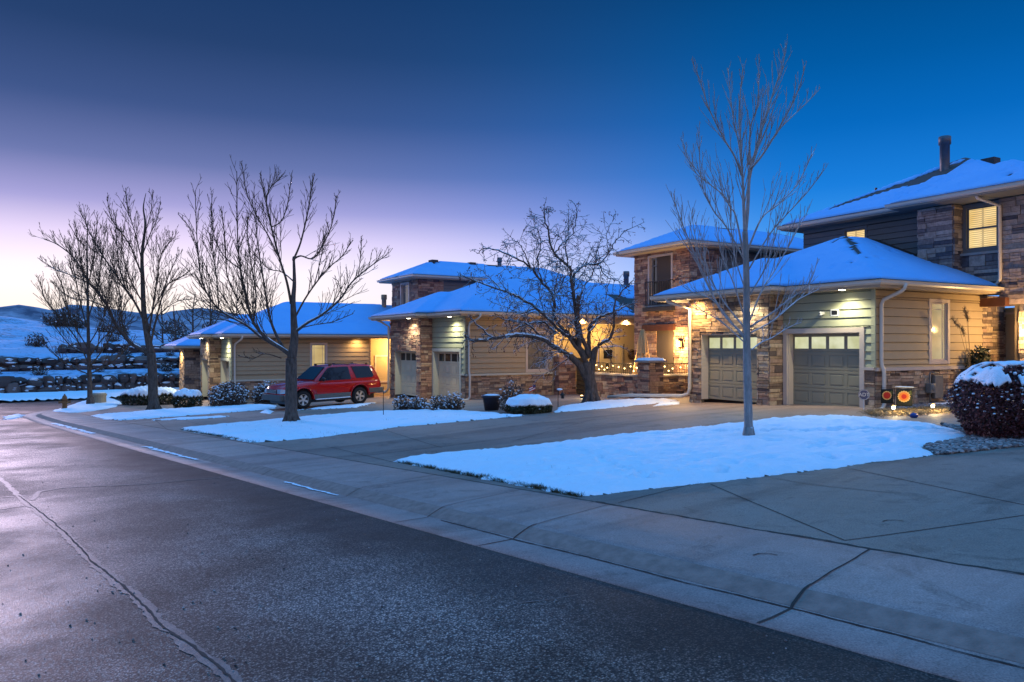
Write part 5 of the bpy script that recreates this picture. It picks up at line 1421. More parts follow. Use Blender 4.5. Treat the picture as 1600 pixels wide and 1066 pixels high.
bm_.build('berries', 'berry', T.e)['kind'] = 'stuff'
T.finish()

# bare trees beyond the houses and along the hill
def far_tree(x, y, z, hgt, seed, lab, name='tree', spread=0.5, grp='leafless trees on the far hill'):
    T = Tree(name, (x, y, z), seed, lab, grp, 'bark_dark', 'twig_dark', 0.02, 0.3, 0, 0.10); T.den = (1.6, 1.4, 1)
    g = T.g; tp = Vector((x + g.uniform(-.3, .3), y, z + hgt * .9))
    q, rr = T.limb([T.base, T.base.lerp(tp, .3), T.base.lerp(tp, .6) + Vector((g.uniform(-.3, .3), 0, 0)), tp], hgt * .022, .03, True, 4, 7)
    for i in range(11):
        t = 0.18 + .06 * i; p = T.base.lerp(tp, t); a = g.uniform(0, 6.28); l = hgt * spread * (1.05 - t) * g.uniform(.7, 1.1)
        e = p + Vector((math.cos(a) * l * .75, math.sin(a) * l * .75, l * .8)); m = p.lerp(e, .5) + Vector((math.cos(a) * l * .08, math.sin(a) * l * .08, -l * .06))
        q, rr = T.limb([p, m, e], hgt * .009, .02, False, 4, 5); T.sprout(q, rr, 1, 1.6, .32, (25, 50), .15)
    T.finish(); return T.e
FT = [(300, 62, 448, 505, 'slim leafless tree rising left of the low house roof'), (330, 66, 430, 510, 'leafless tree standing just behind the low house roof'), (372, 70, 440, 510, 'leafless tree showing above the low house ridge'), (275, 60, 470, 520, 'low bushy leafless tree between large dark tree and low house'), (412, 75, 452, 500, 'farthest leafless tree over the middle of the low house roof'), (255, 64, 462, 522, 'leafless tree on the hill behind the large dark tree')]
for i, (px, y, py, pb, lab) in enumerate(FT):
    p = at(px, pb, y); zt = (HY - py) / F * y
    zb = max(-2.8, p.z - 1.5); far_tree(p.x, y, zb, zt - zb, 600 + i, lab, spread=.55)

# ---------------------------------------------------------------- bushes
def leaf_cloud(mb, g, n, shape, size, lean=0.6):
    """n small leaf quads through a volume; shape(g) -> point, outward"""
    for _ in range(n):
        p, o = shape(g); sz = size * g.uniform(.6, 1.3)
        a = Vector((g.gauss(0, 1), g.gauss(0, 1), g.gauss(0, 1))).normalized(); b = a.cross(o + Vector((g.gauss(0, .6), g.gauss(0, .6), g.gauss(0, .6))))
        if b.length < 1e-3: continue
        b.normalize(); k = len(mb.v)
        mb.v += [tuple(p - a * sz), tuple(p + b * sz * .45), tuple(p + a * sz), tuple(p - b * sz * .45)]; mb.f.append((k, k + 1, k + 2, k + 3)); mb.mi.append(0)
def bush(name, pos, rx, ry, h, label, mat, n, size, snow=None, rz=0.0, power=3.0, cat='bush', group=None, twigs=60, seed=1, shell=0.75, snowflakes=0, zc=0.0, holes=0.25, thick=0.09, twigmat='twig_dark', base_w=0.8, rough=0.5):
    g = random.Random(seed); e = empty(name, pos, rz, label, cat, group)
    # superellipsoid-ish clipped body
    def rad(t):  # plan factor by height
        return base_w + (1 - base_w) * min(1, t / 0.5)
    def shape(g):
        while True:
            x, y, z = g.uniform(-1, 1), g.uniform(-1, 1), g.uniform(0, 1)
            s = abs(x) ** power + abs(y) ** power + abs(z) ** (power * 1.0)
            if s > 1: continue
            if s < shell ** power and g.random() < 0.88: continue
            k = rad(z); nn = 1 + 0.10 * mnoise.noise(Vector((x * 2.5, y * 2.5, z * 2.5 + seed)))
            p = Vector((x * rx * k * nn, y * ry * k * nn, zc + z * h * nn)); return p, Vector((x, y, z)).normalized()
    mb = MB(); leaf_cloud(mb, g, n, shape, size); mb.build('foliage', mat, e)
    tw = MB()
    for _ in range(twigs):
        p, o = shape(g); q = Vector((g.uniform(-.25, .25) * rx, g.uniform(-.25, .25) * ry, zc - .05)); tw.tube([q, q.lerp(p, .6) + Vector((g.gauss(0, .04), g.gauss(0, .04), 0)), p * 1.03], [.012, .008, .004], 4, False)
    tw.build('stems', twigmat, e)
    if snow:
        st = MB(); N = 84; idx = {}
        for i in range(N + 1):
            for j in range(N + 1):
                x, y = -1.04 + 2.08 * i / N, -1.04 + 2.08 * j / N; s = abs(x) ** power + abs(y) ** power
                lim = 1 - snow
                nz = mnoise.noise(Vector((x * rx * 3, y * ry * 3, seed))) ; nz2 = mnoise.noise(Vector((x * rx * 9, y * ry * 9, seed)))
                if s + .24 * rough * (nz2 + nz) > lim or nz * .6 + nz2 * .5 > 1 - holes * 2 - .05: continue
                z = (max(0, 1 - min(1, s))) ** (1 / power); k = rad(z); nn = 1 + .10 * mnoise.noise(Vector((x * 2.5, y * 2.5, z * 2.5 + seed)))
                ed = min(1, (lim - s) / .25 if lim - s > 0 else 0)
                idx[i, j] = len(st.v); st.v.append((x * rx * k * nn, y * ry * k * nn, zc + z * h * nn + thick * (.25 + .75 * ed) * (1 + rough * nz2)))
        for i in range(N):
            for j in range(N):
                q = [(i, j), (i + 1, j), (i + 1, j + 1), (i, j + 1)]
                if all(a in idx for a in q): st.f.append(tuple(idx[a] for a in q)); st.mi.append(0)
        o = st.build('snow', 'snow', e, True); sm = o.modifiers.new('solid', 'SOLIDIFY'); sm.thickness = thick * .9; sm.offset = -1
    if snowflakes:
        sf = MB()
        for _ in range(snowflakes):
            p, o = shape(g)
            if p.z < zc + h * (.15 + .8 * g.random() ** (.6 if snowflakes > 950 else 3)): continue
            r = size * g.uniform(.35, 1.0); sf.ball((p.x * 1.02, p.y * 1.02, p.z + size * .4), (r, r * g.uniform(.5, 1), r * .55), 6, 4, 0, .2, g)
        sf.build('snow_flecks', 'snow', e, True)['kind'] = 'stuff'
    return e
# big burgundy hedge on the right
p = unp(1585, 690); bush('hedge', (p.x + .98, p.y + .55, p.z - .03), 1.52, 1.05, 1.26, 'large clipped burgundy hedge with patchy snow on top, right edge', 'leaf_burgundy', 34000, 0.030, 0.42, -0.2, 3.2, 'hedge', None, 260, 5, .82, 2400, 0, .41, .042, base_w=.78)
# low evergreen hedges with snow caps near the far trees
p = unp(222, 634); bush('hedge', (p.x, p.y + .9, p.z), 1.62, .8, .74, 'long low snow capped hedge left of the dark tree trunk', 'leaf_green', 4200, .05, .32, .2, 2.6, 'hedge', 'low snow capped hedges', 40, 6, .8, 40, 0, -.1, .14)
p = unp(286, 638); bush('hedge', (p.x, p.y + .5, p.z), .72, .6, .72, 'small boxy snow capped hedge right of the dark tree trunk', 'leaf_green', 2600, .045, .36, .1, 2.8, 'hedge', 'low snow capped hedges', 30, 7, .8, 50, 0, -.02, .12)
p = unp(828, 648); bush('bush', (p.x, p.y + .7, p.z - .02), .80, .62, .44, 'low rounded evergreen under a smooth thick dome of snow', 'leaf_green', 5200, .04, .22, .25, 2.1, 'bush', None, 40, 8, .8, 30, 0, -.3, .13, rough=.15)
# twiggy frosted shrubs in front of house C
p = unp(349, 637); bush('bush', (p.x, p.y + .6, p.z), .98, .75, 1.12, 'rounded frosted twiggy shrub left of the red car, at the house corner', 'leaf_brown', 3600, .05, None, 0, 2.4, 'bush', 'frosted shrubs by the low house', 150, 9, .6, 900)
p = unp(412, 633); bush('bush', (p.x, p.y + .9, p.z), .9, .7, 1.0, 'frosted twiggy shrub directly behind the red car bonnet', 'leaf_brown', 3000, .05, None, 0, 2.4, 'bush', 'frosted shrubs by the low house', 140, 10, .6, 760)
# short dry shrubs by the garage of B
SH = [(628, 642, .55, 'frosted dry shrub, leftmost of the low row before the cream garage doors'), (652, 643, .5, 'frosted dry shrub, second of the low row before the cream garage doors'), (684, 644, .55, 'frosted dry shrub, third of the low row beside the cream door'), (708, 643, .62, 'frosted dry shrub, rightmost of the low row next to the white drainpipe')]
for i, (a, b_, hh, lab) in enumerate(SH):
    p = unp(a, b_); bush('shrub', (p.x, p.y + .3, p.z), .42, .36, hh, lab, 'leaf_brown', 460, .04, None, 0, 2.2, 'shrub', 'low dry shrubs before the cream garage', 90, 20 + i, .4, 170)
# planter with a dried plant
p = unp(768, 642); pl = empty('planter', (p.x, p.y + .3, p.z - .08), 0, 'dark round planter pot with a dried plant by the stone wall', 'planter'); pl.scale = (.86, .86, .86)
mb = MB(); mb.lathe([(.25, 0), (.35, .56), (.39, .58), (.40, .66), (.36, .66), (.33, .60), (.0, .60)], (0, 0, 0), 24); mb.build('pot', 'pot', pl, True)
mb = MB(); mb.lathe([(.335, .60), (.32, .655), (.2, .69), (.02, .70)], (0, 0, 0), 20); mb.build('snow', 'snow', pl, True)
p = unp(800, 646); bush('dried_plant', (p.x, p.y + .5, p.z), .5, .4, 1.0, 'dried brown shrub between planter pot and snow dome', 'leaf_brown', 700, .045, None, 0, 2.0, 'shrub', None, 110, 31, .3, 90)
# entry plants by house A: evergreen shrub and pampas grass
w = A.W(-0.35, 4.3, 0.0); bush('evergreen_shrub', (w.x, w.y, w.z + .55), .40, .40, 1.25, 'narrow evergreen shrub beside the lit entry sidelight', 'leaf_green', 1500, .06, None, 0, 2.2, 'shrub', None, 50, 41, .5, 12)
w = A.W(-0.42, 3.75, 0.0); pg = empty('pampas_grass', w, 0, 'tall feathery dry grass plumes leaning against the tan siding', 'ornamental grass'); mb = MB(); mp = MB(); g = random.Random(2)
for (ex, ez) in ((-.95, 2.55), (-.35, 2.85), (-.25, 2.75), (-.5, 2.3)):
    d = Vector((-A.W(0, 0, 0).x + A.W(0, 1, 0).x, A.W(0, 1, 0).y - A.W(0, 0, 0).y, 0)); e = d * ex; P = [Vector((0, 0, 0)), Vector((e.x * .25, e.y * .25, ez * .6)), Vector((e.x * .6, e.y * .6, ez * .9)), Vector((e.x, e.y, ez))]
    mb.tube(P, [.008, .006, .005, .003], 4)
    for _ in range(110): t = g.random(); q = P[2].lerp(P[3], t); mp.tube([q, q + Vector((g.gauss(0, .035), g.gauss(0, .035), g.gauss(.03, .05)))], .004, 3, False)
for _ in range(60): a = g.uniform(0, 6.28); l = g.uniform(.4, 1.1); mb.tube([Vector((0, 0, 0)), Vector((math.cos(a) * .2 * l, math.sin(a) * .2 * l, l * .8)), Vector((math.cos(a) * .5 * l, math.sin(a) * .5 * l, l * .9))], [.006, .005, .002], 3, False)
mb.build('stalks', 'leaf_dry', pg); mp.build('plumes', 'leaf_dry', pg)

# bed below A's side wall: mulch, pebbles, dry grass
gm = MB(); g = random.Random(77)
for _ in range(2600):
    v = g.uniform(0.2, 5.0); u = -abs(g.gauss(0.2, 0.65)) - .05
    if u < -2.4: continue
    w = A.W(u, v, 0); z = zlot(w.x, w.y); r = g.uniform(.02, .06); 
    gm.ball((w.x, w.y, z + r * .3), (r, r * g.uniform(.5, 1), r * .5), 6, 4, 0, .15, g)
tag(gm.build('bed_rock', 'pebble'), 'loose rock and mulch bed along the stone foot of the side wall', 'gravel', None, 'stuff')
gm = MB()
for _ in range(1500):
    c = g.choice([(1388, 646), (1410, 647), (1450, 643), (1372, 648), (1430, 646), (1470, 643)]); p = unp(c[0] + g.gauss(0, 9), c[1] + g.gauss(0, 2.0)); a = g.uniform(0, 6.28); l = g.uniform(.08, .26)
    gm.tube([p, p + Vector((math.cos(a) * l * .5, math.sin(a) * l * .5, l * .4)), p + Vector((math.cos(a) * l, math.sin(a) * l, .03))], [.006, .005, .002], 3, False)
tag(gm.build('dry_grass', 'leaf_dry'), 'flattened straw coloured grass lit by the path lights', 'grass', None, 'stuff')
snow_patch('snow_scraps', None, .06, .06, 51, 'scraps of snow lying in the rock bed', (), rag=.6, world_pts=[A.W(-.5, 1.6, 0).to_2d(), A.W(-.2, 4.6, 0).to_2d(), A.W(-1.3, 4.2, 0).to_2d(), A.W(-1.25, 1.8, 0).to_2d()])
# ---------------------------------------------------------------- red car
def interp(tab, x):
    if x <= tab[0][0]: return tab[0][1]
    for (a, b), (c, d) in zip(tab[:-1], tab[1:]):
        if x <= c: t = (x - a) / (c - a); return b + (d - b) * t
    return tab[-1][1]
def build_car():
    wr = unp(563, 631.5); wf = unp(469, 639.5)
    fw = (wf - wr); fw.z = 0; fw.normalize(); lf = Vector((-fw.y, fw.x, 0)); mid = (wr + wf) / 2 - lf * 0.74
    rz = math.atan2(fw.y, fw.x); zg = (zlot(wr.x, wr.y) + zlot(wf.x, wf.y)) / 2
    e = empty('car', (mid.x, mid.y, zg), rz, 'red two-door sport utility car with grey lower cladding, parked beside the garage', 'car')
    pitch = math.asin((wf.z - wr.z) / (wf - wr).length); e.rotation_euler = (0, -pitch, rz)
    top = [(-2.36, .98), (-2.33, 1.02), (-2.22, 1.04), (-0.2, 1.04), (0.62, 1.05), (.70, 1.07), (1.2, 1.04), (1.75, .98), (2.02, .90), (2.14, .78)]   # beltline / bonnet
    hw = [(-2.36, .80), (-2.2, .86), (-1.3, .885), (0, .885), (1.3, .88), (1.8, .84), (2.05, .76), (2.16, .66)]
    bot = [(-2.36, .46), (-1.7, .36), (1.7, .34), (2.16, .40)]
    xs = [-2.38, -2.34, -2.2, -2.0, -1.75, -1.5, -1.25, -1.0, -.7, -.4, -.1, .2, .5, .7, .95, 1.2, 1.45, 1.7, 1.9, 2.02, 2.10, 2.16, 2.18]
    def section(x):
        w = interp(hw, x); t = interp(top, x); b = interp(bot, x); k = 1.0
        if x < -2.34: k = .96
        if x > 2.16: k = .95
        w *= k; m = (b + t) / 2
        return [(0, b), (w * .84, b), (w * .955, b + .08), (w * .99, b + .25), (w * 1.0, m + .06), (w * .985, t - .14), (w * .95, t - .045), (w * .86, t), (w * .45, t + .022), (0, t + .03)]
    mb = MB(); n = 10
    for x in xs:
        s = section(x); ring = s + [(-y, z) for y, z in s[-2:0:-1]]
        for y, z in ring: mb.v.append((x, y, z))
    m = 18
    for i in range(len(xs) - 1):
        for j in range(m): mb.f.append((i * m + j, i * m + (j + 1) % m, (i + 1) * m + (j + 1) % m, (i + 1) * m + j)); mb.mi.append(0)
    mb.f.append(tuple(range(m))); mb.f.append(tuple((len(xs) - 1) * m + j for j in range(m - 1, -1, -1))); mb.mi += [0, 0]
    body = mb.build('body', 'car_red', e, True)
    bm = bmesh.new(); bm.from_mesh(body.data); bmesh.ops.recalc_face_normals(bm, faces=bm.faces); bm.to_mesh(body.data); bm.free()
    # cut the wheel arches
    cut = MB()
    for ax in (1.29, -1.29):
        k = len(cut.v); S = 28
        for y in (-1.1, 1.1):
            for q in range(S): w = 2 * math.pi * q / S; cut.v.append((ax + .435 * math.cos(w), y, .40 + .435 * math.sin(w)))
        for q in range(S): r = (q + 1) % S; cut.f.append((k + q, k + r, k + S + r, k + S + q)); cut.mi.append(0)
        cut.f.append(tuple(k + q for q in range(S - 1, -1, -1))); cut.f.append(tuple(k + S + q for q in range(S))); cut.mi += [0, 0]
    co = cut.build('cutter', 'tyre', e); bm = bmesh.new(); bm.from_mesh(co.data); bmesh.ops.recalc_face_normals(bm, faces=bm.faces); bm.to_mesh(co.data); bm.free()
    md = body.modifiers.new('b', 'BOOLEAN'); md.object = co; md.operation = 'DIFFERENCE'; md.solver = 'EXACT'
    dg = bpy.context.evaluated_depsgraph_get(); nm = bpy.data.meshes.new_from_object(body.evaluated_get(dg)); body.modifiers.clear(); body.data = nm
    while len(body.data.materials) > 1: body.data.materials.pop()
    bpy.data.objects.remove(co)
    # wheel wells liner
    wl = MB()
    for ax in (1.29, -1.29): wl.box((ax - .43, -.72, .36), (ax + .43, .72, .80))
    wl.build('wheel_well', 'tyre', e)
    # cabin
    cab = MB(); cx = [(-2.30, 1.03, .78, .0), (-2.27, 1.10, .775, .02), (-2.16, 1.42, .70, .2), (-2.05, 1.60, .645, .3), (-1.85, 1.655, .64, .3), (-1.2, 1.685, .645, .3), (-.5, 1.69, .645, .3), (-.05, 1.672, .635, .3), (.12, 1.63, .63, .3), (.45, 1.36, .70, .2), (.78, 1.075, .78, .0)]
    m2 = 0; rings = []
    for x, z, yr, _ in cx:
        yb = .845 if -2.1 < x < .5 else .80; zb = 1.03; zr = max(z, zb + .012)
        # points: belt, below the roof corner, rounded corner, roof centre
        f = (zr - zb) / .65; ycorner = yb + (.645 - yb) * f if x > -2.2 else yr
        s = [(yb, zb - .05), (yb, zb), (yb + (ycorner - yb) * .9, zb + (zr - zb) * .86), (ycorner - .035, zb + (zr - zb) * .965), (ycorner - .12, zr), (0, zr + .018 * f)]
        rings.append([(x, y, zz) for y, zz in s] + [(x, -y, zz) for y, zz in s[-2::-1]])
    m2 = len(rings[0]); k0 = 0
    for r in rings: cab.v += r
    for i in range(len(rings) - 1):
        for j in range(m2 - 1): cab.f.append((i * m2 + j, i * m2 + j + 1, (i + 1) * m2 + j + 1, (i + 1) * m2 + j)); cab.mi.append(0)
    cab.f.append(tuple(range(m2))); cab.f.append(tuple((len(rings) - 1) * m2 + j for j in range(m2 - 1, -1, -1))); cab.mi += [0, 0]
    c = cab.build('cabin', 'car_red', e, True); bm = bmesh.new(); bm.from_mesh(c.data); bmesh.ops.recalc_face_normals(bm, faces=bm.faces); bm.to_mesh(c.data); bm.free()
    def side(x, z, off=.008, sgn=1):
        return (x, sgn * (.845 + (.645 - .845) * (z - 1.03) / .65 * .95 + off), z)
    def sidewin(pts, name, mat='car_glass', off=.010):
        for sg in (1, -1):
            w = MB(); w.prism([side(x, z, off, sg) for x, z in pts], (0, -sg * .012, 0)); o = w.build(name, mat, e); bm = bmesh.new(); bm.from_mesh(o.data); bmesh.ops.recalc_face_normals(bm, faces=bm.faces); bm.to_mesh(o.data); bm.free()
    sidewin([(.60, 1.075), (.56, 1.14), (.22, 1.47), (.08, 1.575), (-.02, 1.60), (-.78, 1.605), (-.84, 1.58), (-.90, 1.10), (-.87, 1.075)], 'side_window')
    sidewin([(-1.16, 1.11), (-1.02, 1.57), (-.98, 1.60), (-1.78, 1.585), (-1.86, 1.565), (-2.00, 1.22), (-1.99, 1.16), (-1.93, 1.115)], 'rear_side_window')
    # door seam, handle, mirror
    for sg in (1, -1):
        w = MB(); P = [(.70, 1.02), (.72, .60), (.66, .50), (-.78, .48), (-.92, .60), (-.96, 1.02)]
        w.tube([(x, sg * (.8885 if z < .95 else .852), z) for x, z in P], .007, 4); w.build('door_seam', 'black_plastic', e)
        w = MB(); w.box((-.80, sg * .872, .90), (-.62, sg * .905, .935)); bevel(w.build('door_handle', 'car_red', e), .01)
        w = MB(); w.ball((.47, sg * 1.00, 1.14), (.07, .11, .085), 10, 7); w.box((.45, sg * .84, 1.08), (.50, sg * .96, 1.11)); w.build('mirror', 'black_plastic', e, True)
        w = MB(); w.box((-1.85, sg * .56, 1.70), (.0, sg * .59, 1.725)); 
        for x in (-1.8, -.9, -.05): w.box((x - .05, sg * .555, 1.65), (x + .05, sg * .595, 1.702))
        w.build('roof_rail', 'black_plastic', e)
        # lower cladding, running board with snow, arch lips
        w = MB(); w.box((-.86, sg * .872, .36), (.86, sg * .903, .55)); bevel(w.build('cladding', 'car_grey', e), .012)
        w = MB(); w.box((-2.32, sg * .80, .47), (-1.72, sg * .886, .66)); bevel(w.build('cladding', 'car_grey', e), .015)
        w = MB(); w.box((-.82, sg * .88, .29), (.82, sg * 1.0, .335)); st = w.build('running_board', 'black_plastic', e)
        w = MB(); w.box((-.78, sg * .885, .336), (.78, sg * .985, .37)); bevel(w.build('snow', 'snow', st), .015)
        for ax in (1.29, -1.29):
            w = MB(); pts = [(ax + .45 * math.cos(a), sg * .893, .40 + .45 * math.sin(a)) for a in [R(-5 + 190 * i / 20) for i in range(21)]]; w.tube(pts, .022, 6); w.build('arch_lip', 'car_red', e, True)
    # windscreen and rear glass
    def quad(P, name, mat, d):
        w = MB(); w.prism(P, d); o = w.build(name, mat, e); bm = bmesh.new(); bm.from_mesh(o.data); bmesh.ops.recalc_face_normals(bm, faces=bm.faces); bm.to_mesh(o.data); bm.free(); return o
    quad([(.745, .70, 1.115), (.745, -.70, 1.115), (.165, -.555, 1.60), (.165, .555, 1.60)], 'windscreen', 'car_glass', (.018, 0, .021))
    quad([(-2.275, .60, 1.12), (-2.275, -.60, 1.12), (-2.10, -.54, 1.54), (-2.10, .54, 1.54)], 'rear_window', 'car_glass', (-.022, 0, .009))
    # bumpers, grille, lights
    w = MB(); w.box((2.02, -.80, .36), (2.24, .80, .60)); w.box((1.72, .72, .38), (2.1, .885, .58)); w.box((1.72, -.885, .38), (2.1, -.72, .58)); bevel(w.build('front_bumper', 'car_grey', e), .035, 3)
    w = MB(); w.box((-2.48, -.80, .44), (-2.28, .80, .66)); bevel(w.build('rear_bumper', 'car_grey', e), .03, 3)
    w = MB(); w.box((2.10, -.42, .64), (2.20, .42, .80)); gr = bevel(w.build('grille', 'black_plastic', e), .02)
    w = MB()
    for z in (.67, .72, .77): w.box((2.198, -.40, z - .008), (2.21, .40, z + .008))
    w.build('grille_bars', 'alloy', gr)
    for sg in (1, -1):
        quad([(2.165, sg * .45, .64), (2.165, sg * .66, .64), (2.02, sg * .79, .65), (1.93, sg * .80, .80), (2.10, sg * .66, .82), (2.16, sg * .45, .81)], 'headlight', 'lamp_glass', (.03, sg * .012, 0))
        quad([(2.0, sg * .795, .66), (1.86, sg * .835, .67), (1.82, sg * .838, .79), (1.93, sg * .812, .80)], 'indicator', 'lamp_orange', (.012, sg * .016, 0))
        quad([(-2.30, sg * .76, .72), (-2.30, sg * .835, .72), (-2.24, sg * .80, 1.0), (-2.26, sg * .72, 1.0)], 'tail_light', 'lamp_red', (-.05, sg * .02, 0))
    w = MB(); w.box((-2.1, -.66, .22), (1.95, .66, .42)); w.build('underbody', 'black_plastic', e)
    # wheels
    def wheel():
        w = MB(); prof = [(.22, -.11), (.31, -.115), (.355, -.09), (.365, -.05), (.365, .05), (.355, .09), (.31, .115), (.22, .11)]; S = 30; k = 0
        for r, y in prof:
            for q in range(S): a = 2 * math.pi * q / S; w.v.append((r * math.cos(a), y, r * math.sin(a)))
        for i in range(len(prof) - 1):
            for q in range(S): r = (q + 1) % S; w.f.append((i * S + q, (i + 1) * S + q, (i + 1) * S + r, i * S + r)); w.mi.append(0)
        t = w.build('tyre', 'tyre', None, True)
        w = MB(); k = 0
        for r, y in ((.225, .10), (.205, .10), (.20, .03), (.0, .03)):
            for q in range(S): a = 2 * math.pi * q / S; w.v.append((r * math.cos(a), y, r * math.sin(a)))
        for i in range(3):
            for q in range(S): r = (q + 1) % S; w.f.append((i * S + q, (i + 1) * S + q, (i + 1) * S + r, i * S + r)); w.mi.append(1 if i == 2 else 0)
        for i in range(5):
            a0 = i * 2 * math.pi / 5 + .3; P = []
            for (r, da) in ((.04, .9), (.21, .26), (.21, -.26), (.04, -.9)): P.append((r * math.cos(a0 + da * (1 if r > .1 else .7)), .045, r * math.sin(a0 + da * (1 if r > .1 else .7))))
            w.prism(P, (0, .045, 0), 0)
        w.prism([(.065 * math.cos(2 * math.pi * q / 12), .05, .065 * math.sin(2 * math.pi * q / 12)) for q in range(12)], (0, .055, 0), 0)
        r_ = w.build('rim', ['alloy', 'black_plastic'], t); bm = bmesh.new(); bm.from_mesh(r_.data); bmesh.ops.recalc_face_normals(bm, faces=bm.faces); bm.to_mesh(r_.data); bm.free()
        bm = bmesh.new(); bm.from_mesh(t.data); bmesh.ops.recalc_face_normals(bm, faces=bm.faces); bm.to_mesh(t.data); bm.free()
        return t, r_
    t, r_ = wheel(); first = True
    for x, y in ((1.29, .77), (-1.29, .77), (1.29, -.77), (-1.29, -.77)):
        wo = bpy.data.objects.new('wheel', None) if False else None
        if first: tt, rr = t, r_; first = False
        else:
            tt = t.copy(); rr = r_.copy(); COL.objects.link(tt); COL.objects.link(rr); rr.parent = tt
        tt.name = 'wheel'; tt.parent = e; tt.location = (x, y, .365); tt.rotation_euler = (0, .4 * x, 0 if y > 0 else math.pi)
    return e
build_car()

# ---------------------------------------------------------------- small things on the ground
p = unp(101, 639.5); fh = empty('fire_hydrant', p, .4, 'rusty yellow fire hydrant on the snowy street corner', 'hydrant')
mb = MB(); mb.lathe([(.16, 0), (.16, .05), (.11, .06), (.105, .42), (.14, .44), (.14, .48), (.11, .50), (.10, .58), (.05, .66), (.03, .67), (.03, .72), (.0, .72)], (0, 0, 0), 16); mb.build('barrel', 'hydrant_yellow', fh, True)
for d in ((1, 0), (-1, 0), (0, -1)):
    mb = MB(); mb.tube([(d[0] * .08, d[1] * .08, .34), (d[0] * .2, d[1] * .2, .34)], .055, 10); mb.tube([(d[0] * .2, d[1] * .2, .34), (d[0] * .25, d[1] * .25, .34)], .07, 8); mb.build('outlet', 'hydrant_yellow', fh)
p = unp(155, 631); tb = empty('utility_box', p, .2, 'squat round tan utility pedestal in the snow by the corner', 'utility box')
mb = MB(); mb.lathe([(.33, 0), (.33, .42), (.36, .42), (.36, .50), (.30, .55), (0, .56)], (0, 0, 0), 18); mb.build('body', 'box_tan', tb, False); mb = MB(); mb.lathe([(.28, .555), (.26, .59), (0, .61)], (0, 0, 0), 18); mb.build('snow', 'snow', tb, True)

# security sign on its stake
p = unp(1350, 641); sg = empty('yard_sign', (p.x, p.y, p.z), R(-14), 'small blue octagonal security sign on a stake beside the garage door', 'sign')
mb = MB(); r = .145; P = [(r * math.cos(R(22.5 + 45 * i)), 0, .40 + r * math.sin(R(22.5 + 45 * i))) for i in range(8)]; mb.prism(P, (0, .012, 0)); bd = mb.build('board', 'sign_blue', sg)
mb = MB()
for i in range(8):
    a, b_ = Vector(P[i]), Vector(P[(i + 1) % 8]); c = Vector((0, 0, .40)); mb.hexa([a.lerp(c, .06) + Vector((0, -.004, 0)), b_.lerp(c, .06) + Vector((0, -.004, 0)), b_.lerp(c, .12) + Vector((0, -.004, 0)), a.lerp(c, .12) + Vector((0, -.004, 0)), a.lerp(c, .06) + Vector((0, 0, 0)), b_.lerp(c, .06), b_.lerp(c, .12), a.lerp(c, .12)])
mb.build('border', 'white_plastic', bd)
mb = MB(); mb.tube([(0, .02, -.05), (0, .02, .36)], .012, 6); mb.build('stake', 'white_plastic', sg)
cu = bpy.data.curves.new('lettering', 'FONT'); cu.body = 'ADT'; cu.size = .13; cu.align_x = 'CENTER'; cu.align_y = 'CENTER'; cu.extrude = .002; cu.materials.append(M['white_plastic'])
tx0 = bpy.data.objects.new('lettering_source', cu); COL.objects.link(tx0); bpy.context.view_layer.update(); tme = bpy.data.meshes.new_from_object(tx0.evaluated_get(bpy.context.evaluated_depsgraph_get())); bpy.data.objects.remove(tx0); tx = bpy.data.objects.new('lettering', tme); COL.objects.link(tx); tx.parent = bd; tx.location = (0, -.006, .40); tx.rotation_euler = (R(90), 0, 0)

# two garden flags with a painted orange sunflower-like bloom
def flag(px, py, w, h, rz, label, petals, centre, seed):
    p = unp(px, py); e = empty('garden_flag', p, rz, label, 'garden flag', 'garden flags by the stone wall'); g = random.Random(seed); z0 = .16
    mb = MB(); mb.tube([(w / 2 + .03, 0, -.05), (w / 2 + .03, 0, z0 + h + .03), (-w / 2 - .02, 0, z0 + h + .03)], .008, 6); mb.build('pole', 'iron', e)
    mb = MB(); N = 10
    for i in range(N + 1):
        for j in range(N + 1): a, b_ = i / N, j / N; mb.v.append(((a - .5) * w, .012 * math.sin(a * 7) * (1 - b_), z0 + b_ * h))
    for i in range(N):
        for j in range(N): mb.f.append((i * 11 + j, (i + 1) * 11 + j, (i + 1) * 11 + j + 1, i * 11 + j + 1)); mb.mi.append(0)
    c = mb.build('cloth', 'flag_dark', e, True); c.modifiers.new('s', 'SOLIDIFY').thickness = .004
    cz = z0 + h * .56; R0 = min(w, h) * .38
    for nm, r, mat, y, n in (('bloom', R0, petals[0], -.020, 16), ('bloom', R0 * .78, petals[1], -.024, 13), ('bloom', R0 * .42, centre, -.028, 11)):
        mb = MB(); k = 40; mb.prism([((.0 - .03 * w) + r * (1 + .09 * math.cos(n * 2 * math.pi * q / k)) * math.cos(2 * math.pi * q / k), y, cz + r * (1 + .09 * math.cos(n * 2 * math.pi * q / k)) * math.sin(2 * math.pi * q / k)) for q in range(k)], (0, .003, 0)); mb.build(nm, mat, c)
    mb = MB(); mb.prism([(w * .2, -.019, cz + h * .3), (w * .42, -.019, cz + h * .36), (w * .44, -.019, cz + h * .1), (w * .3, -.019, cz + h * .12)], (0, .003, 0)); mb.build('leaf', 'flag_leaf', c)
    return e
f1 = flag(1386, 640, .30, .37, R(-10), 'smaller garden flag with round red and cream bloom beside the drainpipe', ('flag_cream', 'flag_red'), 'flag_red', 1)
f2 = flag(1413, 645, .36, .42, R(-18), 'larger garden flag with orange layered bloom, snow along its top rod', ('flag_cream', 'flag_orange'), 'flag_red', 2)
mb = MB(); mb.tube([(-.20, 0, .625), (-.1, 0, .63), (.1, 0, .628), (.21, 0, .625)], [.01, .016, .015, .01], 6); mb.build('snow', 'snow', f2, True)
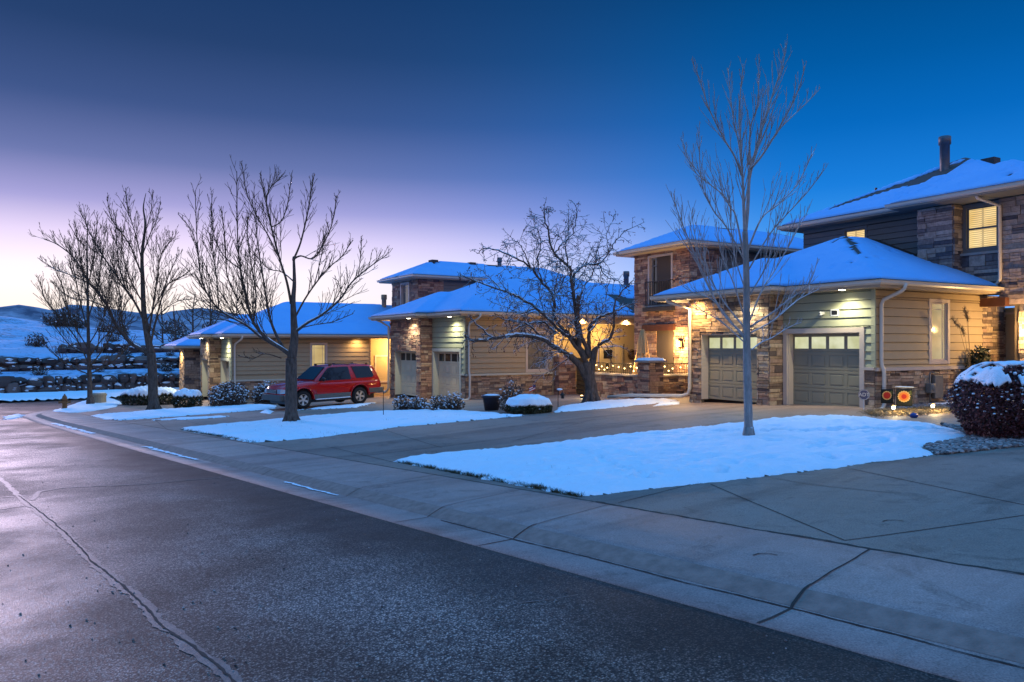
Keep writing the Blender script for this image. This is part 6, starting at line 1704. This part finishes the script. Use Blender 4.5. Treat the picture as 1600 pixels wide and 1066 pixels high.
# path lights
for px, py, lab in ((1396, 648.5, 'glowing path light left of the larger garden flag'), (1457.5, 646, 'glowing path light nearest the burgundy hedge')):
    p = unp(px, py); e = empty('path_light', p, 0, lab, 'path light', 'path lights in the rock bed')
    mb = MB(); mb.tube([(0, 0, -.05), (0, 0, .14)], .012, 6); mb.lathe([(.045, .20), (.055, .205), (.02, .235)], (0, 0, 0), 12); mb.build('post', 'copper', e)
    mb = MB(); mb.lathe([(.032, .14), (.036, .20), (.0, .2)], (0, 0, 0), 12); mb.build('lamp', 'bulb_white', e); lamp('light', 'POINT', (0, -.09, .24), 15, (1, .74, .34), e, .03)
p = unp(1428, 653); e = tag(None or (lambda: (lambda m_: m_.build('glazed_ball', 'blue_glaze', None, True, p + Vector((0, 0, .05))))((lambda m: (m.ball((0, 0, 0), (.09, .08, .065), 12, 8), m)[1])(MB())))(), 'small dark blue glazed stone lying in the rock bed', 'ornament')
# path lantern and small flag by the house B bed
p = unp(872, 637); e = empty('path_lantern', p, 0, 'dark hooked path lantern dusted with snow beside the snow dome', 'path light')
mb = MB(); mb.tube([(0, 0, -.05), (0, 0, .5), (.03, 0, .58), (.12, 0, .58), (.15, 0, .5)], .014, 6); mb.build('post', 'iron', e)
mb = MB(); mb.lathe([(.10, .40), (.09, .44), (.02, .50)], (.15, 0, 0), 10); mb.lathe([(.05, .30), (.05, .40)], (.15, 0, 0), 8); mb.build('shade', 'iron', e)
mb = MB(); mb.ball((.05, 0, .60), (.10, .05, .035), 8, 6); mb.build('snow', 'snow', e, True)
p = unp(836, 640); p = at(836, 628, p.y + 1.2); zz = zlot(p.x, p.y); e = empty('small_flag', (p.x, p.y, zz), .3, 'little striped flag on a thin stick behind the snow dome', 'flag')
mb = MB(); mb.tube([(0, 0, -.05), (0.02, 0, .78)], .008, 5); mb.build('stick', 'copper', e)
fl = None
for i in range(5):
    mb = MB(); z = .60 + i * .035; mb.prism([(.02, 0, z), (-.20, .02, z - .10), (-.20, .02, z - .065), (.02, 0, z + .035)], (0, .004, 0)); o = mb.build('cloth', 'flag_red' if i % 2 == 0 else 'white_plastic', e)
mb = MB(); mb.prism([(.021, -.002, .70), (-.07, .008, .66), (-.07, .008, .735), (.021, -.002, .775)], (0, .008, 0)); mb.build('canton', 'sign_blue', e)
# low landscape lights by the gate and garages
def low_light(px, py, lab, pw, col, dy=0.0):
    p = unp(px, py); e = empty('ground_light', p, 0, lab, 'landscape light'); mb = MB(); mb.lathe([(.06, 0), (.06, .08), (.075, .09)], (0, 0, 0), 10); mb.build('body', 'iron', e)
    mb = MB(); mb.lathe([(.05, .091), (.04, .115), (0, .12)], (0, 0, 0), 10); mb.build('lamp', 'bulb_warm', e); lamp('light', 'POINT', (0, 0, .24), pw, col, e, .03)
low_light(909, 622, 'small yellow ground light in front of the iron gate', 6, (1, .85, .4))
# reflective marker stakes
for px, py, lab in ((599, 652, 'thin dark marker stake in the snow before the cream garage, nearest the car'),):
    p = unp(px, py); e = tag(None or (lambda m: (m.tube([(0, 0, -.05), (0, 0, .95)], .012, 6), m.build('marker_stake', 'iron', None, False, p))[1])(MB()), lab, 'stake')

# ---------------------------------------------------------------- boulder walls, hill, shrubs, mountains
def boulder_wall(s, d0, d1, zb, hgt, seed, label, rows):
    g = random.Random(seed); c = xy(s, (d0 + d1) / 2); e = empty('retaining_wall', (c[0], c[1], zb), math.atan2(NY, NX), label, 'retaining wall')
    mb = MB(); sn = MB(); L = d1 - d0
    for r in range(rows):
        x = -L / 2
        while x < L / 2:
            w = g.uniform(.3, 1.15); h = hgt / rows * g.uniform(.8, 1.25)
            mb.ball((x + w / 2, g.uniform(-.08, .1) + .12 * r, hgt * (r + .5) / rows + g.uniform(-.06, .06)), (w * g.uniform(.5, .75), .40, h * g.uniform(.5, .85)), 6, 4, 0, .28, g)
            for _q in range(g.randint(1, 4)): sn.ball((x + w / 2 + g.uniform(-.15, .15), -.18 + .12 * r, hgt * (r + .5) / rows + h * g.uniform(-.1, .5)), (w * g.uniform(.08, .34), .20, g.uniform(.025, .08)), 7, 4, 0, .25, g)
            x += w * .92
    mb.build('boulders', 'boulder', e); sn.build('snow', 'snow', e, True)['kind'] = 'stuff'; return e
ZB = plane(*xy(56, 6)); W1, W2, W3 = 56.4, 59.2, 62.4
boulder_wall(W1, -16, 34, ZB - .1, 1.12, 71, 'lowest dark boulder wall above the snowy verge', 2)
boulder_wall(W2, -16, 34, ZB + 1.30, .85, 72, 'second dark boulder wall, up the snowy hillside', 2)
boulder_wall(W3, 9, 34, ZB + 2.55, .5, 73, 'short topmost boulder wall behind the leafless trees', 1)
def zhill(x, y):
    s, d = sd(x, y); n = fbm(x * .25, y * .25, 3) * .5
    if s < W1 + .2: return ZB - .2
    if s < W2: return ZB + 1.06 + .30 * sstep(W1, W2, s) + n * .12
    z2 = ZB + 2.12
    if s < W3: return z2 + .35 * sstep(W2, W3, s) + n * .2
    base = z2 + .65 + (s - W3) * .115 * (1.0 - 0.45 * sstep(3, 22, d)) + n * .6
    if s > 92: base -= (s - 92) * .3
    return base
hs = [W1 - .1, W1 + .25] + lin(W1 + .6, W3 + 1, 26) + lin(W3 + 1.4, 92, 48) + [96, 104, 120, 150]
grid_sheet('hill', hs, lin(-60, 80, 140), zhill, 'hill_snow', None, xy, 'snowy terraced hillside beyond the side street', 'hill')
g = random.Random(91); n = 0
spots = []
for i in range(26): spots.append((g.uniform(63.5, 84), g.uniform(3, 32), g.uniform(.5, 1.0)))
for i in range(16): spots.append((g.uniform(84, 91), -1 + i * .95 + g.uniform(-.3, .3) if i < 9 else g.uniform(8, 34), g.uniform(.9, 1.5)))
for i in range(12): spots.append((g.uniform(57.2, 58.4) if i % 2 else g.uniform(60.2, 61.8), g.uniform(2, 30), g.uniform(.35, .6)))
proto = None
for i, (s, d, r) in enumerate(spots):
    x, y = xy(s, d); z = zhill(x, y) - .1
    if i < 4:
        o = bush('hill_shrub', (x, y, z), 1, 1, 1.1, 'dark leafless shrub on the snowy hillside', 'leaf_brown', 500, .09, None, g.uniform(0, 6), 2.2, 'shrub', 'dark shrubs on the hillside', 150, 300 + i, .3, 60)
        proto = proto or []; proto.append(o)
    else:
        src = proto[i % 4]; o = src.copy(); COL.objects.link(o); o.location = (x, y, z)
        for ch in src.children: c = ch.copy(); COL.objects.link(c); c.parent = o
        o.rotation_euler = (0, 0, g.uniform(0, 6))
    o.scale = (r, r, r * g.uniform(.8, 1.2))

SK = [(-1500, 470), (-900, 466), (-500, 474), (-200, 470), (-60, 478), (0, 480), (30, 476), (60, 481), (85, 486), (110, 475), (150, 479), (200, 487), (250, 491), (290, 483), (320, 480), (350, 487), (400, 494), (460, 490), (560, 500), (700, 496), (900, 505), (1200, 500), (1600, 505), (2600, 500)]
mb = MB(); N = 260; rowsM = [(0.0, 620), (0.25, 700), (.5, 780), (.75, 850), (.92, 890), (1.0, 910), (.8, 980), (.2, 1200)]
for i in range(N + 1):
    px = -1500 + 4100 * i / N; py = interp(SK, px); zt = (HY - py) / F * 910
    for k, (t, yy) in enumerate(rowsM):
        x = (px - CX) / F * yy; jz = fbm(x * .02, yy * .02, 4) * 9 * (1 if 0 < t < .93 else .12)
        mb.v.append((x, yy, -12 + (zt + 12) * t + jz))
mR = len(rowsM)
for i in range(N):
    for k in range(mR - 1): mb.f.append((i * mR + k, (i + 1) * mR + k, (i + 1) * mR + k + 1, i * mR + k + 1)); mb.mi.append(0)
tag(mb.build('mountains', 'mountain', None, True), 'distant blue mountain ridge under the sunset sky', 'mountains', None, 'structure')

# ---------------------------------------------------------------- sky, sun, camera
def make_world():
    w = bpy.data.worlds.new('World'); SC.world = w; w.use_nodes = True; t = w.node_tree; n = t.nodes; l = t.links
    bg = n['Background']; out = n['World Output']
    sky = n.new('ShaderNodeTexSky'); sky.sky_type = 'NISHITA'; sky.sun_disc = False; sky.sun_elevation = R(1.0); sky.sun_rotation = R(-37); sky.ozone_density = 4.0; sky.air_density = 1.0; sky.dust_density = 0.6
    tc = n.new('ShaderNodeTexCoord'); sep = n.new('ShaderNodeSeparateXYZ'); l.new(tc.outputs['Generated'], sep.inputs[0])
    def mth(op, a, b=None):
        m = n.new('ShaderNodeMath'); m.operation = op
        for i, v in enumerate((a, b)):
            if v is None: continue
            if hasattr(v, 'links'): l.new(v, m.inputs[i])
            else: m.inputs[i].default_value = v
        return m.outputs[0]
    el = mth('MULTIPLY', mth('ARCSINE', sep.outputs[2]), 180 / math.pi / 90)   # 0..1 over 90 degrees
    hx = mth('POWER', mth('ADD', mth('MULTIPLY', sep.outputs[0], sep.outputs[0]), mth('ADD', mth('MULTIPLY', sep.outputs[1], sep.outputs[1]), 1e-6)), 0.5)
    az = R(-37); sx, sy = math.sin(az), math.cos(az)
    c = mth('DIVIDE', mth('ADD', mth('MULTIPLY', sep.outputs[0], sx), mth('MULTIPLY', sep.outputs[1], sy)), hx)
    def ramp(fac, st):
        r = n.new('ShaderNodeValToRGB'); l.new(fac, r.inputs[0]); cr = r.color_ramp; cr.interpolation = 'B_SPLINE' if False else 'LINEAR'
        while len(cr.elements) < len(st): cr.elements.new(.5)
        for e, (p, col) in zip(cr.elements, st): e.position = p; e.color = col
        return r.outputs[0]
    d = lambda x: x / 90.0
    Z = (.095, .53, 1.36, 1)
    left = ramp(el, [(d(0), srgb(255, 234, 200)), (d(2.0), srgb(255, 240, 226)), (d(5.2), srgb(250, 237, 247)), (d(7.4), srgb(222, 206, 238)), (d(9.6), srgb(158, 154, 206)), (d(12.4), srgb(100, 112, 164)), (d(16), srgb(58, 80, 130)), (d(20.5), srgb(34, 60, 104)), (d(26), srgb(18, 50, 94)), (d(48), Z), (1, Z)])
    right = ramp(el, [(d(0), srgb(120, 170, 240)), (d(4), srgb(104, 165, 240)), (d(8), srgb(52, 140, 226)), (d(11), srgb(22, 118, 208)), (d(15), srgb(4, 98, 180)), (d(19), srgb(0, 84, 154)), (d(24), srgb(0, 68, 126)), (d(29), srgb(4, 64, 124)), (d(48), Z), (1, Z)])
    f = n.new('ShaderNodeMapRange'); l.new(c, f.inputs[0]); f.inputs[1].default_value = .52; f.inputs[2].default_value = 1.0; f.interpolation_type = 'SMOOTHSTEP'
    mx = n.new('ShaderNodeMix'); mx.data_type = 'RGBA'; l.new(f.outputs[0], mx.inputs[0]); l.new(right, mx.inputs[6]); l.new(left, mx.inputs[7])
    # below the horizon: dim ground light
    gr = n.new('ShaderNodeMix'); gr.data_type = 'RGBA'; st = mth('GREATER_THAN', sep.outputs[2], -0.02); l.new(st, gr.inputs[0]); gr.inputs[6].default_value = (.02, .03, .06, 1); 
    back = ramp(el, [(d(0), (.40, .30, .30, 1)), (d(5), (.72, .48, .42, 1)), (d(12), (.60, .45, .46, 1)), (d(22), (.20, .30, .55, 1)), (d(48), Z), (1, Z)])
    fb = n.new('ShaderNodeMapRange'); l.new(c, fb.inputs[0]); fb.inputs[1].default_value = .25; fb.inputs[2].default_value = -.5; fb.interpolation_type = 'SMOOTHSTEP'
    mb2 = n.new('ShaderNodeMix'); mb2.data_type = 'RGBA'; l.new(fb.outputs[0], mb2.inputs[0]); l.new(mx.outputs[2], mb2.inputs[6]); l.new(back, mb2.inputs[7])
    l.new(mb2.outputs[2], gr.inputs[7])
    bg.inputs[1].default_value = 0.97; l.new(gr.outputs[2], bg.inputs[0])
    b2 = n.new('ShaderNodeBackground'); l.new(sky.outputs[0], b2.inputs[0]); b2.inputs[1].default_value = 0.004
    add = n.new('ShaderNodeAddShader'); l.new(bg.outputs[0], add.inputs[0]); l.new(b2.outputs[0], add.inputs[1]); l.new(add.outputs[0], out.inputs[0])
make_world()
# afterglow of the set sun
sun = bpy.data.lights.new('sun', 'SUN'); sun.energy = 0.85; sun.angle = R(9); sun.color = (1.0, .76, .98)
so = bpy.data.objects.new('sun', sun); COL.objects.link(so)
azs = R(-37); els = R(9); dv = Vector((math.sin(azs) * math.cos(els), math.cos(azs) * math.cos(els), math.sin(els))); so.rotation_euler = dv.to_track_quat('Z', 'Y').to_euler(); so.location = (0, 0, 30)

cam = bpy.data.cameras.new('camera'); cam.lens = F / 1600 * 36; cam.sensor_width = 36; cam.sensor_fit = 'HORIZONTAL'; cam.shift_y = (HY - 533) / 1600; cam.clip_end = 4000; cam.clip_start = .05
co = bpy.data.objects.new('camera', cam); COL.objects.link(co); co.rotation_euler = (R(90), 0, 0); SC.camera = co
SC.view_settings.view_transform = 'Standard'; SC.view_settings.look = 'None'; SC.view_settings.exposure = 0.26; SC.view_settings.gamma = 1
SC.render.engine = 'CYCLES'; SC.cycles.use_denoising = True; SC.cycles.max_bounces = 6; SC.cycles.diffuse_bounces = 3; SC.cycles.glossy_bounces = 3
SC.cycles.caustics_reflective = False; SC.cycles.caustics_refractive = False; SC.cycles.sample_clamp_indirect = 4.0
